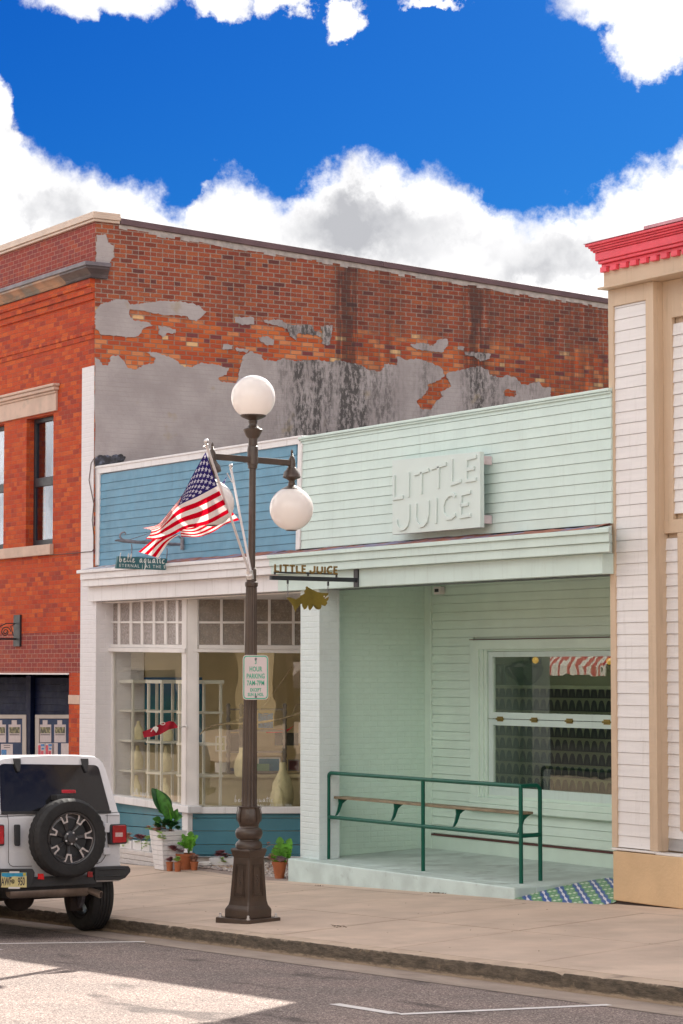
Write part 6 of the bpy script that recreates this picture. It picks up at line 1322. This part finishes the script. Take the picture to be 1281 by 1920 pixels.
def rosette(mb, c, r, n=14, up=.7):
    c = Vector(c)
    for k in range(n):
        a = k*2.399; e_ = .25+up*(k/n); d = Vector((math.cos(a)*math.cos(e_), math.sin(a)*math.cos(e_), math.sin(e_)))*r*(1-.35*k/n); leafm(mb, c+d*.1, c+d, r*.26, (0,0,1), .1, n=4, fold=.3)
def clump(mb, c, rx, ry, n, r, seed, up=.7, dz=.03):
    random.seed(seed)
    for _ in range(n): rosette(mb, Vector(c)+Vector((random.uniform(-rx, rx), random.uniform(-ry, ry), random.uniform(-dz, dz)+.01)), r*1.25*random.uniform(.7, 1.25), 13, up)
def beads(mb, c, n, r, drop, seed, spread=.06, dirn=Vector((.5, -.85, 0))):
    random.seed(seed)
    for _ in range(n):
        t_ = random.random(); p = Vector(c)+Vector((random.uniform(-spread, spread), random.uniform(-spread, spread)*.4, -drop*t_))+dirn*.01; rosette(mb, p, r*1.3, 7, .5)
def pot(px, py, wtop, wbot, hpx, label, group='terracotta pots', name='plant_pot', mat=None):
    p = PG(px, py); d = (p-CAM).dot(FD)/4540; rt, rb, hh = wtop/2*d, wbot/2*d, hpx*d; p = p+Vector((-.85, .526, 0))*rb*.9; p.z = zs(p.x, p.y); hr_ = hh*.18
    th = thing(name, tuple(p), label, 'plant pot', group); mb = MB()
    mb.lathe([(rb*.96, 0), (rb, .01), (rt*.90, hh-hr_), (rt, hh-hr_+.004), (rt*1.02, hh-.005), (rt*.98, hh), (rt*.86, hh-.003), (rt*.84, hh-.03)], p, 28, cap=False); mb.build('pot', mat or terra, th, smooth=True, ang=35)
    MB().lathe([(.001, hh-.022), (rt*.86, hh-.028)], p, 20, cap=False).build('soil', soil, th)
    return th, p, rt, hh
# tall white slatted planter
P = PG(307, 1632); d_ = (P-CAM).dot(FD)/4540
a_ = Vector((-1, 0, 0)); b_ = Vector((0, 1, 0))
wb_x = 19.7*d_/.526; wb_y = 15*d_/.85*1.0; wt_x = 30*d_/.526*.93; wt_y = 39*d_/.85*.93
P.z = zs(P.x, P.y); hpl = (1632-1559)*d_
pt = thing('planter', tuple(P), 'tall tapered white slatted planter with large paddle leaves', 'planter')
cxp, cyp = P.x-wb_x/2, P.y+wt_y*.42
sx_, sy_ = wb_x/2, wb_x/2*1.0
tx_, ty_ = (wt_x)/2, wt_x/2
cyp = P.y+sy_
mb = MB(); nb_ = 8
for i in range(nb_):
    t0, t1 = i/nb_+.006, (i+1)/nb_-.002
    ring = []
    for t_ in (t0, t1):
        hx, hy = sx_+(tx_-sx_)*t_, sy_+(ty_-sy_)*t_; ring.append([(cxp-hx, cyp-hy, P.z+hpl*t_), (cxp+hx, cyp-hy, P.z+hpl*t_), (cxp+hx, cyp+hy, P.z+hpl*t_), (cxp-hx, cyp+hy, P.z+hpl*t_)])
    mb.add(ring[0]+ring[1], [(0,1,5,4),(1,2,6,5),(2,3,7,6),(3,0,4,7),(0,3,2,1)]+([] if i == nb_-1 else [(4,5,6,7)]))
mb.build('box', white, pt, bevel=.003)
mb = MB(); mb.prism([(cxp-tx_*.98, cyp-ty_*.98, P.z+hpl-.03), (cxp+tx_*.98, cyp-ty_*.98, P.z+hpl-.03), (cxp+tx_*.98, cyp+ty_*.98, P.z+hpl-.03), (cxp-tx_*.98, cyp+ty_*.98, P.z+hpl-.03)], (0, 0, .005)); mb.build('soil', soil, pt)
zt0 = P.z+hpl-.02
DP = (Vector((cxp, cyp, 1))-CAM).dot(FD)
def L2(x, y, o_=0.): return PD(200+x/7.117, 1460+y/7.117, DP+o_)
bp = thing('paddle_leaf_plant', (cxp, cyp, zt0), 'tall plant with big paddle shaped green leaves in the white planter', 'plant')
for st_, base, tip, w, nr, m_ in (([(840,680),(850,600),(845,520)], (835,440), (600,125), .115, (.75,-.5,.35), ld), ([(850,680),(860,560),(840,480)], (865,560), (660,130), .085, (.9,-.2,.1), lg), ([(780,670),(780,600),(770,540)], (820,440), (690,440), .06, (.6,-.7,.4), lg),
                                  ([(860,680),(880,620),(905,560)], (905,545), (950,400), .055, (.7,-.6,.3), lg), ([(860,690),(890,600),(925,540)], (915,535), (1015,505), .06, (.5,-.7,.5), lg), ([(770,650),(760,590),(730,560)], (735,570), (610,540), .055, (.6,-.6,.5), lg), ([(760,650),(745,600),(725,575)], (740,560), (640,595), .04, (.6,-.5,.5), ld)):
    MB().tube([L2(*q) for q in st_]+[L2(*base)], [.010, .008, .007, .005], 6).build('stem', stemg, bp, smooth=True)
    mb = MB(); leafm(mb, L2(*base, -.05), L2(*tip, -.12), w, nr, .06, n=16, fold=.22); mb.build('leaf', m_, bp, smooth='all')
mb = MB(); leafm(mb, L2(850,660), L2(770,230,-.1), .05, (.85,-.5,.1), .05, n=14, fold=.5); mb.build('leaf', lm, bp, smooth='all')
def plant(name, mb, mat, label, cat='plant', group='succulents at the shop front'):
    o_ = mb.build(name, mat, smooth='all'); return tag(o_, label, cat, group)
mb = MB(); clump(mb, (cxp-.05, cyp-.1, zt0+.02), tx_*.8, ty_*.6, 11, .055, 1); plant('succulent_clump', mb, spn, 'rusty pink succulents filling the tall white planter')
mb = MB(); clump(mb, (cxp+tx_*.35, cyp-ty_*.2, zt0+.06), .10, .12, 9, .10, 2, 1.1, .04); plant('succulent_clump', mb, ld, 'dark spiky succulent at the right back of the tall planter')
mb = MB(); beads(mb, (cxp+tx_*.95, cyp-ty*1.0 if False else cyp-ty_*1.02, zt0+.03), 16, .035, .12, 4, .09); plant('trailing_succulent', mb, sgn_, 'bright green succulent trailing over the corner of the tall planter')
mb = MB(); beads(mb, (cxp-tx_*.9, cyp-ty_*.95, zt0+.04), 8, .028, .02, 5, .08); plant('trailing_succulent', mb, sgn_, 'bright green succulent at the left rim of the tall planter')
# terracotta pots
th, p, rt, hh = pot(347, 1631, 36.5, 24, 30, 'largest terracotta pot between the tall planter and two small pots')
mp = thing('monstera_plant', (p.x, p.y, p.z+hh), 'split leaved green plant in the largest terracotta pot', 'plant')
DPp = (p-CAM).dot(FD)
def L3(x, y, o_=0.): return PD(200+x/7.117, 1460+y/7.117, DPp+o_)
def monstera(par, Lf, leaves):
    for base, tip, w, nr in leaves:
        MB().tube([Lf(leaves[0][0][0], leaves[0][0][1]+90), Lf(*base)], .005, 5).build('stem', stemg, par)
        mb = MB(); leafm(mb, Lf(*base, -.03), Lf(*tip, -.1), w*1.15, nr, .10, n=22, fold=.12, notch=1, pw=.58, pe=.55); mb.build('leaf', lm, par, smooth='all')
monstera(mp, L3, [((1100,920),(1010,735),.05,(.7,-.6,.3)), ((1110,900),(1130,700),.075,(.75,-.5,.4)), ((1120,870),(1225,760),.055,(.6,-.5,.6)), ((1060,900),(940,860),.04,(.6,-.5,.6)), ((1090,930),(1060,780),.05,(.8,-.5,.2)), ((1100,950),(1180,830),.045,(.7,-.5,.4))])
mb = MB(); clump(mb, (p.x-.08, p.y-.08, p.z+hh+.03), .13, .08, 10, .055, 8); plant('succulent_clump', mb, sgy, 'grey lilac succulents round the split leaved plant in the largest pot')
mb = MB(); clump(mb, tuple(L3(905, 950, -.1)), .05, .03, 5, .06, 9); plant('succulent_clump', mb, spu, 'purple grey succulent leaning over the left rim of the largest pot')
for px, py, wt_, wb_, hp_, lab, m_, sl_ in ((318, 1633.5, 14, 11, 17, 'left small terracotta pot in front of the tall planter', spu, 'small purple succulent in the left small pot'), (333, 1634.5, 14.3, 11, 17.5, 'right small terracotta pot in front of the tall planter', sgn_, 'small spiky green succulent in the right small pot'), (364, 1632, 16, 11.5, 16, 'small terracotta pot right of the largest pot', spn, 'pink succulent in the small pot right of the largest pot')):
    th, p, rt, hh = pot(px, py, wt_, wb_, hp_, lab); mb = MB(); clump(mb, (p.x, p.y, p.z+hh+.01), .03, .03, 4 if m_ is not spn else 8, .055, int(px), 1.0); plant('succulent_clump', mb, m_, sl_)
th, p, rt, hh = pot(524, 1649.5, 29, 17, 34, 'terracotta pot standing against the left end of the mint platform')
mp = thing('monstera_plant', (p.x, p.y, p.z+hh), 'split leaved green plant in the pot beside the mint platform', 'plant'); DPp = (p-CAM).dot(FD)
def L4(x, y, o_=0.): return PD(380+x/6.405, 1560+y/6.405, DPp+o_)
monstera(mp, L4, [((950,330),(925,55),.085,(.75,-.5,.3)), ((980,300),(1060,75),.075,(.75,-.5,.3)), ((1000,320),(1075,110),.05,(.7,-.6,.4)), ((900,350),(850,190),.06,(.7,-.6,.3)), ((985,330),(975,200),.07,(.8,-.5,.2)), ((880,360),(905,180),.045,(.7,-.5,.3)), ((960,340),(1000,240),.06,(.7,-.6,.4))])
mb = MB(); clump(mb, tuple(L4(965,355,-.12)), .05, .03, 7, .065, 31); plant('succulent_clump', mb, sgy, 'pale lilac rosettes over the rim of the pot beside the mint platform')
mb = MB(); clump(mb, tuple(L4(835,335,-.05)), .02, .02, 4, .06, 32, 1.0); clump(mb, tuple(L4(880,225,-.06)), .02, .01, 3, .05, 33); mb.tube([L4(960,300,-.05), L4(920,240,-.07), L4(880,225,-.07)], .004, 5); mb.tube([L4(870,160), L4(820,150), L4(760,185)], .003, 4); clump(mb, tuple(L4(790,165)), .03, .01, 4, .022, 34); plant('trailing_succulent', mb, spn, 'reddish arching succulent stems in the pot beside the mint platform')
# low white wall on the left with small planters
G0, G1 = PG(228, 1616), PG(286, 1623.5); yw = (G0.y+G1.y)/2; ztw = PY(255, 1594.5, yw).z
lw = MB().box(-12.3, PY(300, 1620, yw).x+.4, yw, yw+.22, -.6, ztw).build('garden_wall', brick('rough_white_brick', [(1,1,1),(1,1,1)], (1,1,1), painted=(.66,.60,.58), bump=1.0), bevel=.012); tag(lw, 'low rough white painted wall under the shop window, behind the tall planter', 'low wall')
MB_ = []
for (x0, x1, y0, y1), lab, m_, sl_ in (((222, 246, 1577, 1592), 'white planter box on the low wall beside the car lamp', spn, 'star shaped pinkish succulent on the low wall beside the car'), ((249, 264.5, 1577.5, 1593), 'middle white planter box on the low wall', spu, 'dark red succulent in the middle planter box on the low wall'), ((266, 280, 1579, 1597), 'white planter box on the low wall next to the tall planter', sgn_, 'green and red succulent in the wall box next to the tall planter')):
    a_ = PY(x0, y1, yw+.04); b_ = PY(x1, y0, yw+.04); th = thing('planter_box', (a_.x, yw+.04, ztw), lab, 'planter', 'white planter boxes'); MB().box(a_.x, b_.x, yw+.04, yw+.19, ztw+.001, b_.z).build('box', white, th, bevel=.004)
    mb = MB(); clump(mb, ((a_.x+b_.x)/2, yw+.11, b_.z+.02), (b_.x-a_.x)/2*.8, .05, 7, .07, int(x0)); plant('succulent_clump', mb, m_, sl_)
    mb = MB(); beads(mb, ((a_.x+b_.x)/2+.03, yw+.02, b_.z+.02), 9 if x0 != 249 else 3, .03, .12, int(x0)+5, .1); plant('trailing_succulent', mb, sgn_, 'bright green beads spilling from the '+lab.split(' planter')[0].replace('white', 'wall').replace('middle wall', 'middle')+' box '+('beside the car' if x0 == 222 else 'in the middle of the low wall' if x0 == 249 else 'next to the tall planter'))
# kerb under the riser, gravel, rect planters, bowl
gy0 = PG(480, 1642).y
gm = pm('gravel_ground', (.34,.26,.23), .9, .12, 20, .5, 60)
xg0, xg1 = PG(372, 1625).x-.6, -5.24
mb = MB(); 
mb.grid([[(x, y, zs(x, y)+(-.006 if y < 3.55 else .008)) for x in (xg0, (xg0+xg1)/2, xg1)] for y in (3.5, 3.6, (gy0+5)/2, 5.2)]); mb.box(xg0, xg1, gy0-.05, gy0-.002, -.35, zs(xg1, gy0)+.004) if False else None
gr = mb.build('gravel_bed', gm); tag(gr, kind='stuff')
random.seed(77); mb = MB(); gcols = [pm('pale_pebble', (.46,.38,.35), .8, .1, 30), pm('grey_pebble', (.27,.22,.22), .8, .1, 30), pm('white_pebble', (.60,.54,.51), .8, .1, 30)]
for _ in range(2600):
    x, y = random.uniform(xg0, xg1), max(3.57, gy0-.03)+random.random()**1.3*1.2; r_ = random.uniform(.008, .019); sq = (random.uniform(.8,1.4), random.uniform(.8,1.3), random.uniform(.5,.8)); mb.sphere((x, y, zs(x, y)+.014+r_*.3), r_, 6, 4, mi=random.choice((0, 0, 1, 2)), sq=sq)
tag(mb.build('gravel', gcols, smooth=True), kind='stuff')
kb = MB(); PP = A1+dR*1.9; zk = PV(450, 1606, A1, dR).z
kb.prism([(p.x, p.y, -.4) for p in (A1+nR*.10, PP+nR*.10, PP+Vector((.6,0,0)), PP+Vector((.6,.1,0)), A1-nR*.02)], (0, 0, .4+zk)); tag(kb.build('stone_kerb', MT['limestone'] if False else cream, bevel=.012), 'pale kerb stone under the blue panels behind the gravel', 'kerb stone')
for (x0, x1, y0, y1), lab, seed in (((392, 441, 1610, 1627), 'long white trough with red and green succulents left of the lamp base', 51),):
    a_ = PG(x0, y1-1); b_ = PG(x1, y1-2); th = thing('planter_box', tuple(a_), lab, 'planter', 'white planter boxes'); d_ = (a_-CAM).dot(FD)/4540; dr_ = (b_-a_); dr_.z = 0; hh = (y1-y0)*d_
    q_ = [a_, a_+dr_*1.2, a_+dr_*1.2+Vector((-.10,.16,0)), a_+Vector((-.10,.16,0))]; zz0 = min(v_.z for v_ in q_)
    mb = MB(); mb.prism([(v_.x, v_.y, zz0) for v_ in q_], (0, 0, hh)); mb.build('box', white, th, bevel=.004)
    mb = MB(); clump(mb, tuple(a_+dr_*.28+Vector((-.05,.08,hh+.02))), .12, .05, 9, .06, seed); plant('succulent_clump', mb, spu, 'reddish succulents at the left end of the long white trough'); mb = MB(); clump(mb, tuple(a_+dr_*.9+Vector((-.05,.08,hh+.02))), .14, .05, 8, .05, seed+1); plant('succulent_clump', mb, spn, 'pinkish succulents at the right end of the long white trough')
    mb = MB(); beads(mb, tuple(a_+dr_*.55+Vector((.02,-.02,hh))), 12, .03, .07, seed+2, .08); plant('trailing_succulent', mb, sgn_, 'bright green beads hanging over the front of the long white trough')
P = PG(381, 1628); mb = MB(); mb.lathe([(.05, 0), (.08, .015), (.10, .045), (.095, .075), (.07, .085), (.06, .07)], (P.x-.05, P.y+.06, zs(P.x, P.y)), 20, cap=False); tag(mb.build('white_bowl', cream, smooth=True), 'small round white bowl beside the long white trough', 'bowl')
# bits on the pavement
random.seed(9); mb = MB(); p0 = PG(820, 1675.5)
for _ in range(40): p = p0+Vector((random.gauss(0, .09), random.gauss(0, .02), 0)); leafm(mb, (p.x, p.y, zs(p.x, p.y)+.004), (p.x+random.uniform(-.03,.03), p.y+random.uniform(-.03,.03), zs(p.x, p.y)+.012), .008, (0,0,1), .1, n=3)
p0 = PG(600, 1662)
for _ in range(14): p = p0+Vector((random.gauss(0, .04), random.gauss(0, .015), 0)); leafm(mb, (p.x, p.y, zs(p.x, p.y)+.004), (p.x+random.uniform(-.03,.03), p.y+random.uniform(-.03,.03), zs(p.x, p.y)+.010), .007, (0,0,1), .1, n=3)
p0 = PG(636, 1738)
for _ in range(26): p = p0+Vector((random.gauss(0, .07), random.gauss(0, .03), 0)); leafm(mb, (p.x, p.y, zs(p.x, p.y)+.004), (p.x+random.uniform(-.03,.03), p.y+random.uniform(-.03,.03), zs(p.x, p.y)+.010), .009, (0,0,1), .1, n=3)
for _ in range(60): x, y = random.uniform(-6, 8), random.uniform(-.4, 3.3); leafm(mb, (x, y, zs(x, y)+.003), (x+random.uniform(-.02,.02), y+random.uniform(-.02,.02), zs(x, y)+.007), .006, (0,0,1), .1, n=3)
tag(mb.build('leaf_litter', pm('dry_leaf', (.12,.075,.04), .9, .3, 30)), kind='stuff')
